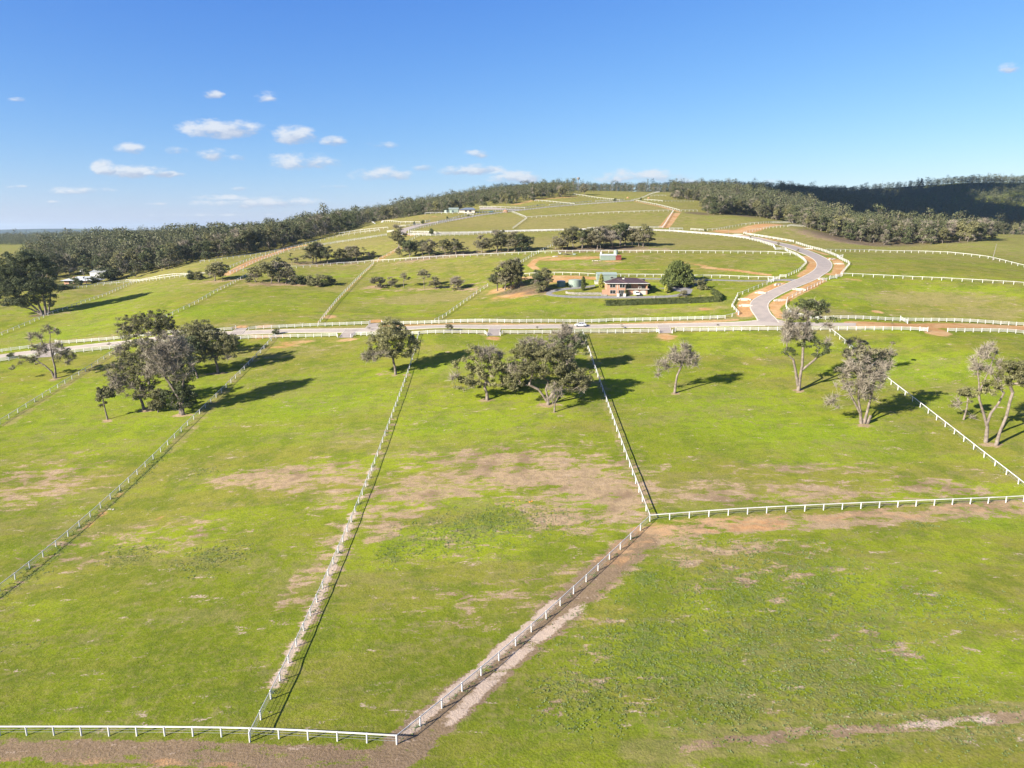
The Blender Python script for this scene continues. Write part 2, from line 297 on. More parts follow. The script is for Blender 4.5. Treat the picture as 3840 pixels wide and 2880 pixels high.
# worn and bare soil
for a in [('bare',900,1800,120,30,.8),('bare',1060,1790,180,45,.85),('bare',1180,1760,120,40,.6),('bare',1290,1830,90,80,.6),('bare',520,1985,110,28,.55),('bare',330,2110,70,30,.45),
          ('bare',150,1790,110,60,.5),('bare',60,1870,90,40,.45),('bare',230,1830,120,40,.5),('bare',700,1985,130,30,.45),('bare',1060,1860,60,20,.3),
          ('bare',1100,2200,40,90,.45),('bare',1210,2130,70,70,.6),('bare',1250,2050,60,40,.55),('bare',1130,2260,60,60,.4),
          ('bare',1700,1790,300,28,.72),('bare',1600,1850,250,35,.8),('bare',1900,1720,330,30,.72),('bare',2060,1790,350,45,.85),('bare',2250,1830,200,60,.9),
          ('bare',1750,1700,250,22,.5),('bare',2330,1880,90,55,.9),('bare',2150,1950,180,40,.75),('bare',2250,1990,110,28,.6),('bare',1960,1880,140,25,.5),('bare',1450,1980,90,35,.7),('bare',1400,2010,50,55,.6),
          ('bare',1780,2270,230,30,.42),('bare',1720,2340,180,22,.4),('bare',1960,2190,190,22,.42),('bare',2160,2130,110,30,.5),('bare',2010,2240,90,20,.4),('bare',1450,2190,120,14,.3),
          ('bare',2620,1860,160,20,.7),('bare',2790,1870,130,18,.6),('bare',3000,1860,130,16,.7),('bare',3200,1850,130,20,.7),('bare',3450,1830,120,22,.65),('bare',3620,1840,60,14,.6),
          ('bare',2980,1760,150,10,.55),('bare',3150,1745,120,8,.5),('bare',3350,1780,100,14,.45),('bare',2700,1800,150,14,.4),('bare',3640,1770,70,22,.35),
          ('bare',1760,2990-700,10,4,.2),('bare',2640,2200,90,30,.5),('bare',2580,2110,60,30,.6),('bare',2760,2090,60,14,.4),('bare',2920,2240,40,30,.4),('bare',3080,2230,60,10,.3),('bare',2950,2330,70,12,.35),
          ('bare',3100,2400,90,12,.3),('bare',3200,2155,50,8,.4),('bare',3370,2190,40,10,.4),('bare',2300,2260,60,20,.4),('bare',2060,2640,60,24,.35),('bare',2120,2700,90,16,.35),
          ('bare',2860,2670,60,20,.3),('bare',3300,2140,90,8,.3),('bare',2250,2330,100,30,.35),
          ('dull',2080,2580,160,60,.35),('bare',2060,2440,120,20,.3),
          ('orange',600,1945,20,12,.7),('orange',450,1855,18,9,.8),('orange',380,1930,22,12,.8),('orange',330,1970,20,12,.8),('orange',280,2010,16,8,.6),
          ('bare',1950,1760,480,90,0.60),('bare',2200,1900,250,110,0.60),('bare',1500,1900,170,70,0.60),('bare',1150,1790,240,60,0.60),('bare',650,2000,280,60,0.43),('bare',160,1810,260,90,0.54),
          ('bare',2900,1850,520,45,0.60),('bare',3500,1830,260,36,0.57),('bare',2700,2050,320,44,0.51),('bare',1650,2050,300,60,0.31),('bare',1900,2250,350,80,0.40),('bare',3050,1760,420,30,0.43),('bare',1250,2080,110,160,0.45),
          ('bare',2900,2150,300,60,0.37),('bare',3300,2420,300,60,0.28),('bare',2250,2500,160,140,0.31),('bare',300,2060,260,60,0.35),
          # along the road
          ('orange',1010,1262,110,7,.8),('orange',1110,1285,80,9,.75),('orange',1060,1300,90,7,.7),('orange',1250,1280,70,8,.55),('orange',1300,1275,50,6,.9),('orange',1850,1268,34,8,.95),('orange',1600,1282,60,10,.5),
          ('orange',2495,1262,50,14,.85),('orange',2500,1272,60,14,.5),('orange',990,1224,40,7,.9),('orange',905,1226,30,6,1.),('orange',1410,1204,26,6,1.1),('orange',1560,1212,40,4,.5),('orange',960,1265,40,20,.5),
          ('orange',1240,1188,26,6,1.),('orange',1300,1205,30,3,.4),('orange',860,1198,12,4,.6),('orange',1035,1094,18,3,.6),('orange',1440,1118,16,3,.6),('orange',1366,1198,12,3,.6),
          ('orange',2650,1158,45,6,.8),('orange',2480,1158,40,3,.6),('orange',2780,1165,10,4,.6),
          ('orange',3290,1169,26,5,1.),('orange',3368,1162,20,2,.8),('orange',3170,1145,20,4,.6),('orange',3120,1152,18,5,.6),('orange',3510,1145,20,1.5,.7),('orange',3190,1048,50,4,.7),('orange',3225,1052,20,3,.7),
          ('orange',2930,1190,30,6,.6),('orange',2900,1205,50,8,.6),('dull',3100,1175,120,18,.8),
          # under groves
          ('litter',2250,930,190,9,1.),('litter',2180,938,120,6,.9),('bare',2300,935,230,9,.8),('litter',1650,957,160,7,.9),('bare',1650,962,190,8,.8),('litter',1860,947,100,6,.9),('litter',1240,985,170,8,.8),('bare',1200,992,200,8,.6),
          ('bare',1050,1066,190,8,.75),('litter',1050,1062,130,4,.7),('bare',800,1056,120,5,.7),('bare',1600,1083,250,5,.6),('bare',1400,1078,50,6,.9),('bare',1760,1085,80,8,.6),
          ('litter',1960,1085,110,12,1.),('orange',1960,1100,130,14,.9),('orange',1930,1075,60,12,.8),('litter',2030,1092,80,9,.9),('orange',2080,1052,110,11,1.),('orange',1870,1090,50,12,.9),('bare',2000,1108,90,5,.6),
          ('orange',2160,968,170,7,.85),('orange',2060,965,90,8,.7),('bare',2250,985,120,10,.5),('orange',2300,980,50,3,.9),('bare',2430,970,40,14,.4),('bare',2530,1060,40,14,.6),
          ('litter',3250,905,260,16,1.),('bare',3150,900,160,10,.9),('bare',3050,875,90,8,.8),('litter',2620,800,60,6,.9),('litter',2760,803,90,6,.9),('litter',3560,905,90,7,.9),
          ('bare',30+205,1420,20,3,.1),('bare',205,1424,26,6,.9),('bare',402,1578,22,6,.9),('bare',545,1540,34,6,.8),('bare',690,1557,40,5,.9),('bare',815,1400,40,6,.8),('bare',1440,1402,36,10,.6),('bare',1524,1405,20,4,.5),('bare',1475,1405,20,4,.8),
          ('bare',1825,1502,34,5,.7),('bare',2050,1518,40,9,.9),('bare',2079,1547,10,3,.7),('bare',2530,1476,18,4,.9),('bare',2994,1465,22,5,.9),('bare',3235,1594,30,6,.9),('bare',3725,1668,50,7,.8),
          ('bare',2838,1343,20,5,.7),('bare',2862,1401,14,4,.5),('bare',3440,1384,12,3,.5),('bare',3620,1430,60,14,.2),('litter',150,1182,50,5,.9),('bare',240,1175,60,5,.6),
          # brighter and duller sweeps in the paddocks
          ('lush',500,1500,400,120,.6),('lush',1200,1500,300,110,.6),('lush',1750,1600,260,70,.5),('lush',1800,1360,280,50,.55),('lush',2350,1430,170,60,.6),('lush',2700,1550,300,110,.7),('lush',3050,1650,350,80,.7),('lush',3400,1380,250,60,.7),
          ('lush',3600,1500,200,50,.5),('lush',200,1250,250,40,.7),('lush',500,1110,220,20,.6),('lush',350,1150,250,25,.6),('lush',800,1170,160,25,.5),('lush',1240,1035,80,6,1.),('lush',1500,1150,200,14,.5),('lush',2200,1150,250,16,.5),
          ('lush',2000,1000,60,6,.5),('lush',2150,985,110,7,.8),('lush',3250,1110,130,22,.6),('lush',3600,1090,200,10,.4),('lush',3700,920,120,20,.9),('lush',3820,900,60,25,.9),('lush',60,925,110,16,.9),('lush',230,918,40,6,.9),
          ('lush',2750,820,110,6,.7),('lush',2300,780,90,5,.5),('lush',1000,1130,200,18,.5),('lush',2600,1130,150,10,.4),('lush',2860,1000,70,10,.5),('lush',1640,806,60,4,.9),('lush',2350,712,120,4,.5),
          ('lush',1850,1890,200,26,.5),('lush',1650,2010,260,40,.5),('lush',2180,1880,120,28,.8),('lush',3500,2450,300,150,.45),('lush',3300,2130,300,40,.45),('lush',3700,1950,140,50,.7),('lush',2300,2730,400,60,.35),('lush',2650,2380,60,150,.3),
          ('deep',500,2450,900,420,.8),('deep',1700,2500,500,380,.75),('deep',200,2000,350,160,.5),('deep',900,1640,160,60,.5),('deep',1300,1560,160,60,.4),('deep',3100,2620,900,260,.5),('deep',2500,2750,400,200,.6),('deep',2600,1640,260,60,.5),('deep',3450,1650,300,70,.45),('deep',3700,1580,140,70,.6),('deep',520,1700,300,60,.3),('dull',1350,1640,200,50,.5),('dull',1100,1320,250,30,.5),('dull',1500,1700,200,40,.4),('dull',3500,1120,300,26,.8),('dull',3700,1175,150,24,.8),('dull',2200,905,700,24,.9),
          ('dull',1700,835,500,22,1.),('dull',2200,840,420,20,.95),('dull',2400,775,300,20,.7),('dull',1250,925,250,22,.8),('dull',1600,1120,240,22,.7),('dull',1250,1085,110,12,.5),('dull',2500,1165,350,12,.6),('dull',1300,1190,200,12,.4),
          ('dull',300,1090,200,10,.5),('dull',3300,870,200,10,.4),('dull',2850,830,140,8,.4),('dull',3350,960,250,12,.4),('dull',2550,925,300,10,.5),('dull',900,1220,160,10,.6),('dull',300,1275,250,8,.7),('dull',2100,1265,300,5,.4),
          ('dull',150,1720,200,50,.4),('dull',3550,1180,250,18,.6),
          # broad-leaf weeds
          ('weed',1850,1960,300,60,.75),('weed',1700,2010,200,60,.6),('weed',500,2080,120,36,.6),('weed',800,2090,120,50,.7),('weed',2900,2200,420,160,.7),('weed',2500,2450,350,200,.75),('weed',3000,2450,500,250,.75),('weed',3500,2650,300,150,.5),
          ('weed',3400,2250,300,80,.5),('weed',2420,2170,60,30,.9),('weed',2560,2110,60,20,.9),('weed',2200,2600,200,120,.7),('weed',3460,1970,60,9,.9),('weed',3000,2030,200,12,.5),('weed',1480,2080,70,40,.7),('weed',2700,2560,200,160,.8),
          ('weed',760,1770,60,20,.5),('weed',150,2150,60,20,.5),('weed',100,2420,100,20,.2)]:
    blob(*a)
band('bare', [(0,2815),(500,2818),(1000,2835),(1400,2850),(1560,2810)], 3.0, 1.15, .6)
band('orange', [(0,2850),(500,2853),(900,2870)], .9, .55)
band('bare', [(1450,2860),(1700,2640),(2000,2380),(2250,2150),(2420,2010)], 4.2, 1.3, .6)
band('bare', [(1530,2740),(1700,2585),(1900,2410)], 1.2, .5)
band('orange', [(2430,1995),(2600,1975),(2900,1958)], 4.5, .62, 1.2)
band('orange', [(2900,1955),(3400,1922),(3620,1905),(3900,1890)], 3.2, .5, 1.2)
band('bare', [(2440,2020),(2600,1985),(3100,1955),(3600,1915),(3900,1895)], 4.2, .98, .9)
band('bare', [(2430,2010),(2330,2090),(2200,2200),(2050,2330)], 5.6, .95, .8)
band('orange', [(2440,1990),(2370,2040),(2280,2110)], 4, .55, 1.0)
band('deep', [(2700,2785),(3000,2752),(3400,2722),(3900,2680)], 2.2, .9, .8)
band('deep', [(0,2815),(500,2818),(1000,2835),(1400,2850),(1560,2810)], 4.6, 1.4, .3)
band('deep', [(1450,2860),(1700,2640),(2000,2380),(2250,2150),(2400,2030)], 6.0, 1.1, .5)
band('pale', [(1040,2560),(1130,2380),(1210,2220),(1270,2060),(1330,1920)], .9, 1.1, 1.2)
band('pale', [(1540,2740),(1700,2590),(1900,2415),(2080,2255)], .9, 1.15, 1.3)
band('pale', [(1690,2700),(1766,2622),(1950,2450),(2090,2340),(2190,2270)], 1.1, .95, 1.3)
band('pale', [(1350,1880),(1400,1740)], .8, .6, 1.2)
band('pale', [(3380,2722),(3560,2710),(3700,2700)], .8, .8, 1.3)
band('bare', [(2560,2040),(2750,2010)], 4, .6, .9)
band('bare', [(2560,2810),(2760,2775),(3050,2750),(3400,2722),(3900,2680)], 1.3, .85, 1.3)
band('dull', [(2400,2830),(2560,2800),(2760,2770),(3050,2745),(3400,2718),(3900,2680)], 3.5, .8, 1.0)
band('bare', [(3350,2725),(3560,2715),(3840,2700)], 1.2, .9)
band('bare', [(1040,2560),(1130,2380),(1210,2220),(1270,2060),(1330,1920)], 1.7, .75, 1.1)
band('bare', [(1330,1920),(1420,1700),(1480,1560)], 2, .45, .9)
band('bare', [(0,2245),(250,2030),(450,1860)], 1.6, .5)
band('weed', [(0,2240),(180,2110),(330,1960),(520,1800),(640,1680)], 1.4, .9)
band('dull', [(640,1690),(900,1400),(1030,1268)], 3, .6)
band('dull', [(30,1590),(430,1318)], 2.5, .7)
band('dull', [(2440,1940),(2330,1660),(2240,1400),(2190,1270)], 2.5, .5)
band('bare', [(2400,1900),(2350,1760),(2310,1640)], 1.2, .55)
band('bare', [(3830,1815),(3500,1540),(3330,1410)], 1.5, .25)
# earthworks: orange tracks, drains and verges
band('orange', [(848,1030),(960,974),(1080,932),(1140,921)], 5, 1.2, .4)
band('orange', [(2533,800),(2490,852)], 6, 1.3, .4)
band('orange', [(2384,756),(2470,773),(2549,796)], 3, .9)
band('orange', [(1190,1212),(1262,1130),(1340,1050),(1400,988)], 1.2, .6)
band('orange', [(1410,980),(1500,930)], 4, .7)
band('orange', [(1650,1210),(1740,1150),(1830,1085)], 1.4, .45)
band('orange', [(2640,1003),(2760,1014),(2880,1031)], 3.2, .9)
band('orange', [(2700,1010),(2640,995),(2560,985)], 2.5, .7)
band('orange', [(2010,1010),(2180,1013),(2480,1010),(2640,1004)], 1.2, .8)
band('orange', [(2010,1008),(1990,995),(2010,975),(2050,965)], 3, .9)
band('orange', [(2240,1041),(2600,1043),(2880,1052)], 2, .5)
band('orange', [(1960,1044),(2235,1044)], 4, .95)
for p, w in [([(2792,1180),(2800,1130),(2850,1100),(2930,1066)], 5), ([(3010,1035),(3045,1010),(3052,985),(3020,962)], 4), ([(3140,1025),(3150,1000),(3140,980),(3115,968)], 4), ([(3085,1026),(3140,1030)], 3),
             ([(2905,1145),(2960,1112),(3030,1078),(3075,1052)], 4.2), ([(2930,1190),(2905,1160),(2915,1140)], 3), ([(3100,955),(3020,930),(2975,917)], 2.6), ([(2950,907),(2850,892),(2760,878)], 3),
             ([(2720,868),(2790,868),(2840,850),(2900,842)], 12), ([(2940,1050),(2990,1057)], 3)]:
    band('orange', p, w, .95, .7)
band('orange', [(940,1258),(1150,1246),(1270,1243)], 1.2, .4)
band('orange', [(1440,1221),(1920,1217),(2460,1210),(2760,1200)], 2.2, .75, .9)
band('orange', [(3215,1217),(3460,1222),(3840,1232),(4000,1238)], 8, 1.3, .3)
band('orange', [(3470,1228),(3512,1244),(3516,1250)], 6, .9, .9)
band('orange', [(1230,890),(1340,868),(1430,858)], 3, .5)
band('orange', [(1560,885),(1500,880),(1460,870)], 3, .7)
band('orange', [(1400,830),(1600,815),(1700,805)], 10, .5)
band('orange', [(1930,767),(2020,748),(2150,738)], 8, .7)
band('orange', [(2640,870),(2700,866)], 3, .6)
band('dull', [(960,1240),(1380,1224)], 3, .9)
band('dull', [(1440,1222),(2000,1218),(2700,1200),(2830,1180)], 5, .9)
band('dull', [(330,1262+40),(900,1264)], 3, .7)
band('dull', [(1420,1251),(1820,1247)], 4, .7)
band('dull', [(1890,1247),(2460,1240)], 4, .7)
band('dull', [(2530,1236),(3200,1234)], 4, .8)

dst = np.sqrt(GX**2+GY_**2)
# the hillside pasture is drier than the watered paddocks below the road
masks['dull'] = np.maximum(masks['dull'], (.52*np.clip((GY_-285)/130, 0, 1)*np.clip((1500-GY_)/500, 0, 1)).astype(np.float32))+(.12*np.clip((GY_-255)/60, 0, 1)).astype(np.float32)
wood = np.zeros(GX.shape, np.float32)          # wooded far country
wood = np.clip((dst-1500)/700, 0, 1).astype(np.float32)

def ground_material():
    m = bpy.data.materials.new('paddock_ground'); m.use_nodes = True; nt = m.node_tree; N, L = nt.nodes, nt.links
    b = N['Principled BSDF']; b.inputs['Roughness'].default_value = 0.95; b.inputs['Specular IOR Level'].default_value = 0.0
    geo = N.new('ShaderNodeNewGeometry')
    def noise(scale, detail=5, rough=.55, stretch=None, dist=0.0):
        n = N.new('ShaderNodeTexNoise'); n.inputs['Scale'].default_value = scale; n.inputs['Detail'].default_value = detail
        n.inputs['Roughness'].default_value = rough; n.inputs['Distortion'].default_value = dist
        if stretch:
            mp = N.new('ShaderNodeMapping'); mp.inputs['Scale'].default_value = stretch[:3]
            if len(stretch) > 3: mp.inputs['Rotation'].default_value = (0, 0, stretch[3])
            L.new(geo.outputs['Position'], mp.inputs['Vector']); L.new(mp.outputs[0], n.inputs['Vector'])
        else: L.new(geo.outputs['Position'], n.inputs['Vector'])
        return n.outputs['Fac']
    def rng(v, a, c, lo=0., hi=1.):
        r = N.new('ShaderNodeMapRange'); r.interpolation_type = 'SMOOTHSTEP'
        for k, x in zip(('From Min', 'From Max', 'To Min', 'To Max'), (a, c, lo, hi)): r.inputs[k].default_value = x
        L.new(v, r.inputs['Value']); return r.outputs[0]
    def mth(op, a, c):
        n = N.new('ShaderNodeMath'); n.operation = op
        for i, x in enumerate((a, c)):
            if isinstance(x, (int, float)): n.inputs[i].default_value = x
            else: L.new(x, n.inputs[i])
        return n.outputs[0]
    def mix(f, a, c, mode='MIX'):
        n = N.new('ShaderNodeMix'); n.data_type = 'RGBA'; n.blend_type = mode
        if isinstance(f, (int, float)): n.inputs[0].default_value = f
        else: L.new(f, n.inputs[0])
        for i, x in ((6, a), (7, c)):
            if isinstance(x, tuple): n.inputs[i].default_value = (*x, 1)
            else: L.new(x, n.inputs[i])
        return n.outputs[2]
    def attr(nm):
        a = N.new('ShaderNodeAttribute'); a.attribute_name = nm
        s = N.new('ShaderNodeSeparateColor'); L.new(a.outputs['Color'], s.inputs[0]); return s.outputs
    a1, a2 = attr('soil'), attr('sward')
    bare, orange, lush = a1[0], a1[1], a1[2]; weed, dull, litter = a2[0], a2[1], a2[2]
    ac = N.new('ShaderNodeAttribute'); ac.attribute_name = 'wooded'; wd = ac.outputs['Fac']; ad = N.new('ShaderNodeAttribute'); ad.attribute_name = 'deep'; dp = ad.outputs['Fac']; ap = N.new('ShaderNodeAttribute'); ap.attribute_name = 'pale'; pl = ap.outputs['Fac']
    nL = noise(.018, 4); nM = noise(.11, 5, .6); nS = noise(.8, 5, .65); nF = noise(3.2, 4, .7); nX = noise(9, 3, .7)
    nW = noise(.05, 4, .6, (.35, 1.6, 1)); nT = noise(.42, 6, .7, (.55, 1.3, 1), .4)
    g_mid, g_lush, g_olive, g_dark = C_GRASS
    c = mix(rng(nL, .44, .57), g_mid, g_lush)
    c = mix(mth('MULTIPLY', rng(nW, .46, .57), .8), c, g_olive)
    c = mix(mth('MULTIPLY', rng(nM, .48, .60), .6), c, g_dark)
    c = mix(mth('MULTIPLY', lush, rng(nM, .3, .6, .55, 1.)), c, C_LUSH)
    c = mix(mth('MULTIPLY', rng(mth('ADD', dull, mth('MULTIPLY', mth('SUBTRACT', nT, .5), 2.6)), .22, .8), .9), c, C_DULL)
    dpn = mth('ADD', dp, mth('MULTIPLY', mth('SUBTRACT', nW, .5), .8))
    c = mix(mth('MULTIPLY', rng(dpn, .2, .95), .72), c, mix(rng(nS, .38, .62), (.092, .126, .009), (.136, .158, .014)))
    # weeds: clumpy dark and pale leaves
    wmask = rng(mth('ADD', weed, mth('MULTIPLY', mth('SUBTRACT', nS, .5), 2.2)), .55, .85)
    wcol = mix(rng(nF, .42, .6), C_WEED[0], C_WEED[1])
    c = mix(mth('MULTIPLY', wmask, .5), c, wcol)
    thin = rng(mth('ADD', noise(.075, 6, .68, (.6, 1.5, 1), .5), mth('MULTIPLY', mth('SUBTRACT', nS, .5), .6)), .515, .61, 0, .38)
    c = mix(thin, c, (.205, .165, .082))
    c = mix(rng(noise(.32, 5, .62, (.7, 1.2, 1)), .50, .60, 0, .6), c, mix(.55, c, (.075, .105, .020)))
    # tufts and blades
    c = mix(rng(nF, .40, .62, .0, .62), c, mix(.55, c, (.03, .034, .008)))
    c = mix(rng(noise(1.7, 4, .7), .52, .66, 0., .55), c, mix(.6, c, C_DULL))
    c = mix(rng(nX, .4, .62, 0., .25), c, mix(.5, c, (.27, .30, .05)))
    c = mix(rng(nS, .50, .62, 0., .35), c, mix(.45, c, C_DULL))
    # soil showing through
    bm = rng(mth('ADD', bare, mth('ADD', mth('MULTIPLY', mth('SUBTRACT', nT, .5), 4.2), mth('MULTIPLY', mth('SUBTRACT', nF, .5), 1.5))), .5, .9)
    bcol = mix(rng(nS, .38, .62), C_BARE[0], C_BARE[1]); bcol = mix(rng(nX, .45, .62, 0, .6), bcol, C_BARE[2])
    bcol = mix(rng(nM, .5, .68, 0, .8), bcol, C_BARE[3])
    bcol = mix(rng(dp, .6, 1.2, 0, .75), bcol, mix(rng(nF, .4, .6), (.125, .082, .055), (.20, .14, .098)))
    c = mix(mth('MULTIPLY', bm, .92), c, bcol)
    pm = rng(mth('ADD', pl, mth('ADD', mth('MULTIPLY', mth('SUBTRACT', nT, .5), 3.2), mth('MULTIPLY', mth('SUBTRACT', nF, .5), 1.6))), .35, .85)
    c = mix(mth('MULTIPLY', pm, .85), c, mix(rng(nX, .4, .6), (.50, .40, .32), (.38, .29, .22)))
    om = rng(mth('ADD', orange, mth('ADD', mth('MULTIPLY', mth('SUBTRACT', nT, .5), 1.5), mth('MULTIPLY', mth('SUBTRACT', nF, .5), .6))), .42, .88)
    ocol = mix(rng(nS, .36, .64), C_ORANGE[0], C_ORANGE[1]); ocol = mix(rng(nM, .42, .6, 0, .6), ocol, C_ORANGE[2])
    c = mix(mth('MULTIPLY', om, .93), c, ocol)
    lm = rng(mth('ADD', litter, mth('MULTIPLY', mth('SUBTRACT', nT, .5), 1.2)), .3, .9)
    c = mix(mth('MULTIPLY', lm, .85), c, mix(rng(nS, .4, .6), (.085, .065, .045), (.16, .12, .085)))
    fw = mix(rng(noise(.0035, 5, .65, (1, 1.6, 1)), .56, .62), (.022, .034, .030), (.12, .15, .05))
    c = mix(wd, c, fw)
    L.new(c, b.inputs['Base Color'])
    bp = N.new('ShaderNodeBump'); bp.inputs['Strength'].default_value = .9; bp.inputs['Distance'].default_value = .13
    hh = mth('ADD', mth('MULTIPLY', nF, .6), mth('ADD', mth('MULTIPLY', nS, .9), mth('MULTIPLY', mth('MULTIPLY', wmask, nF), .7)))
    L.new(hh, bp.inputs['Height']); L.new(bp.outputs[0], b.inputs['Normal'])
    return m
C_GRASS = ((.168, .200, .014), (.215, .258, .015), (.205, .188, .036), (.098, .138, .011))
C_LUSH = (.190, .270, .014); C_DULL = (.255, .212, .084)
C_WEED = ((.074, .122, .026), (.155, .225, .060))
C_BARE = ((.325, .226, .132), (.228, .158, .096), (.430, .325, .225), (.190, .125, .083))
C_ORANGE = ((.42, .235, .105), (.33, .175, .08), (.46, .31, .17))

def make_ground():
    # small undulations and tussocks
    def vn(x, y, s, seed):
        r = np.random.default_rng(seed); T = r.random((256, 256)); xi = x/s; yi = y/s
        i = np.floor(xi).astype(int); j = np.floor(yi).astype(int); fx = xi-i; fy = yi-j; fx = fx*fx*(3-2*fx); fy = fy*fy*(3-2*fy)
        g = lambda a, b: T[a % 256, b % 256]
        return (g(i, j)*(1-fx)+g(i+1, j)*fx)*(1-fy)+(g(i, j+1)*(1-fx)+g(i+1, j+1)*fx)*fy-.5
    near = np.clip((420-dst)/250, 0, 1)
    Z = GZ+near*(vn(GX, GY_, 1.6, 1)*.07+vn(GX, GY_, 4.5, 2)*.10)*(1-np.clip(np.maximum(masks['orange'], 0), 0, 1)*.7)
    ny, nx = GX.shape; V = np.stack([GX, GY_, Z], -1).reshape(-1, 3)
    ii = (np.arange(ny-1)[:, None]*nx+np.arange(nx-1)[None]).ravel()
    Q = np.stack([ii, ii+1, ii+1+nx, ii+nx], 1)
    me = mesh_np('ground', V, Q, ground_material(), True)
    for nm, ks in (('soil', ('bare', 'orange', 'lush')), ('sward', ('weed', 'dull', 'litter'))):
        at = me.color_attributes.new(nm, 'FLOAT_COLOR', 'POINT')
        A = np.ones((ny*nx, 4), np.float32)
        for k, q in enumerate(ks): A[:, k] = np.clip(masks[q].ravel()/1.4, 0, 1)*1.4
        at.data.foreach_set('color', A.ravel())
    at = me.attributes.new('pale', 'FLOAT', 'POINT'); at.data.foreach_set('value', masks['pale'].ravel())
    at = me.attributes.new('deep', 'FLOAT', 'POINT'); at.data.foreach_set('value', masks['deep'].ravel())
    at = me.attributes.new('wooded', 'FLOAT', 'POINT'); at.data.foreach_set('value', wood.ravel())
    tag(link('ground', me), kind='structure')

# ------------------------------------------------------------------ roads
def resamp(P, step):
    P = [np.array(p, float) for p in P]; out = [P[0]]
    for a, b in zip(P[:-1], P[1:]):
        n = max(1, int(round(np.linalg.norm(b[:2]-a[:2])/step)))
        for k in range(1, n+1): out.append(a+(b-a)*k/n)
    return np.array(out)
def smooth_line(P, it=2):
    P = np.array(P, float)
    for _ in range(it):
        Q = [P[0]]
        for a, b in zip(P[:-1], P[1:]): Q += [a*.75+b*.25, a*.25+b*.75]
        Q.append(P[-1]); P = np.array(Q)
    return P
def arc_n(P, n):
    P = np.array(P)[:, :2]; d = np.r_[0, np.cumsum(np.linalg.norm(np.diff(P, axis=0), axis=1))]
    t = np.linspace(0, d[-1], n); return np.stack([np.interp(t, d, P[:, k]) for k in (0, 1)], 1)
def strip(name, A, B, m, dz, parent=None, cols=4, n=None, thick=0.25):
    """paved strip between two edge lines (plan coordinates), draped over the ground"""
    L_ = np.linalg.norm(np.diff(np.array(A), axis=0), axis=1).sum(); n = n or max(3, int(L_/1.2))
    A, B = arc_n(A, n), arc_n(B, n); V = []
    for k in range(cols+1):
        P = A+(B-A)*k/cols; V.append(np.c_[P, hgt(P[:, 0], P[:, 1])+dz])
    for P in (A, B): V.append(np.c_[P, hgt(P[:, 0], P[:, 1])+dz-thick])
    V = np.concatenate(V); Q = []
    i = np.arange(n-1)
    for k in range(cols): Q.append(np.stack([k*n+i, (k+1)*n+i, (k+1)*n+i+1, k*n+i+1], 1))
    Q.append(np.stack([(cols+1)*n+i, i, i+1, (cols+1)*n+i+1], 1)); Q.append(np.stack([cols*n+i, (cols+2)*n+i, (cols+2)*n+i+1, cols*n+i+1], 1))
    me = mesh_np(name, V, np.concatenate(Q), m)
    return tag(link(name, me, parent), kind='structure')
def offset_line(P, w):
    P = np.array(P, float)[:, :2]; T = np.gradient(P, axis=0); T /= np.linalg.norm(T, axis=1)[:, None]+1e-9
    return P+np.stack([-T[:, 1], T[:, 0]], 1)*w
def road_material():
    m = mat('grey_bitumen', (.315, .265, .228), .9, rgb2=(.265, .228, .20), scale=.35)
    return m
M['road'] = road_material(); M['track'] = mat('bluish_gravel', (.22, .21, .205), .95, .3, 1.2)
M['pale_road'] = mat('pale_sealed_road', (.37, .315, .265), .9, rgb2=(.32, .275, .235), scale=.3)
def px_line(pts, it=2): return smooth_line([G(*p)[:2] for p in pts], it)
def road(name, left, right, m, dz=.07, kerbs=True, it=2):
    A, B = px_line(left, it), px_line(right, it)
    strip(name, A, B, m, dz)
    if kerbs:
        for P, s in ((A, 1), (B, -1)):
            Pn = arc_n(P, max(6, int(np.linalg.norm(np.diff(P, axis=0), axis=1).sum()/1.2)))
            c = (np.array(A).mean(0)+np.array(B).mean(0))/2
            strip('kerb', Pn, offset_line(Pn, .38*s), M['concrete'], dz+.06, cols=1)
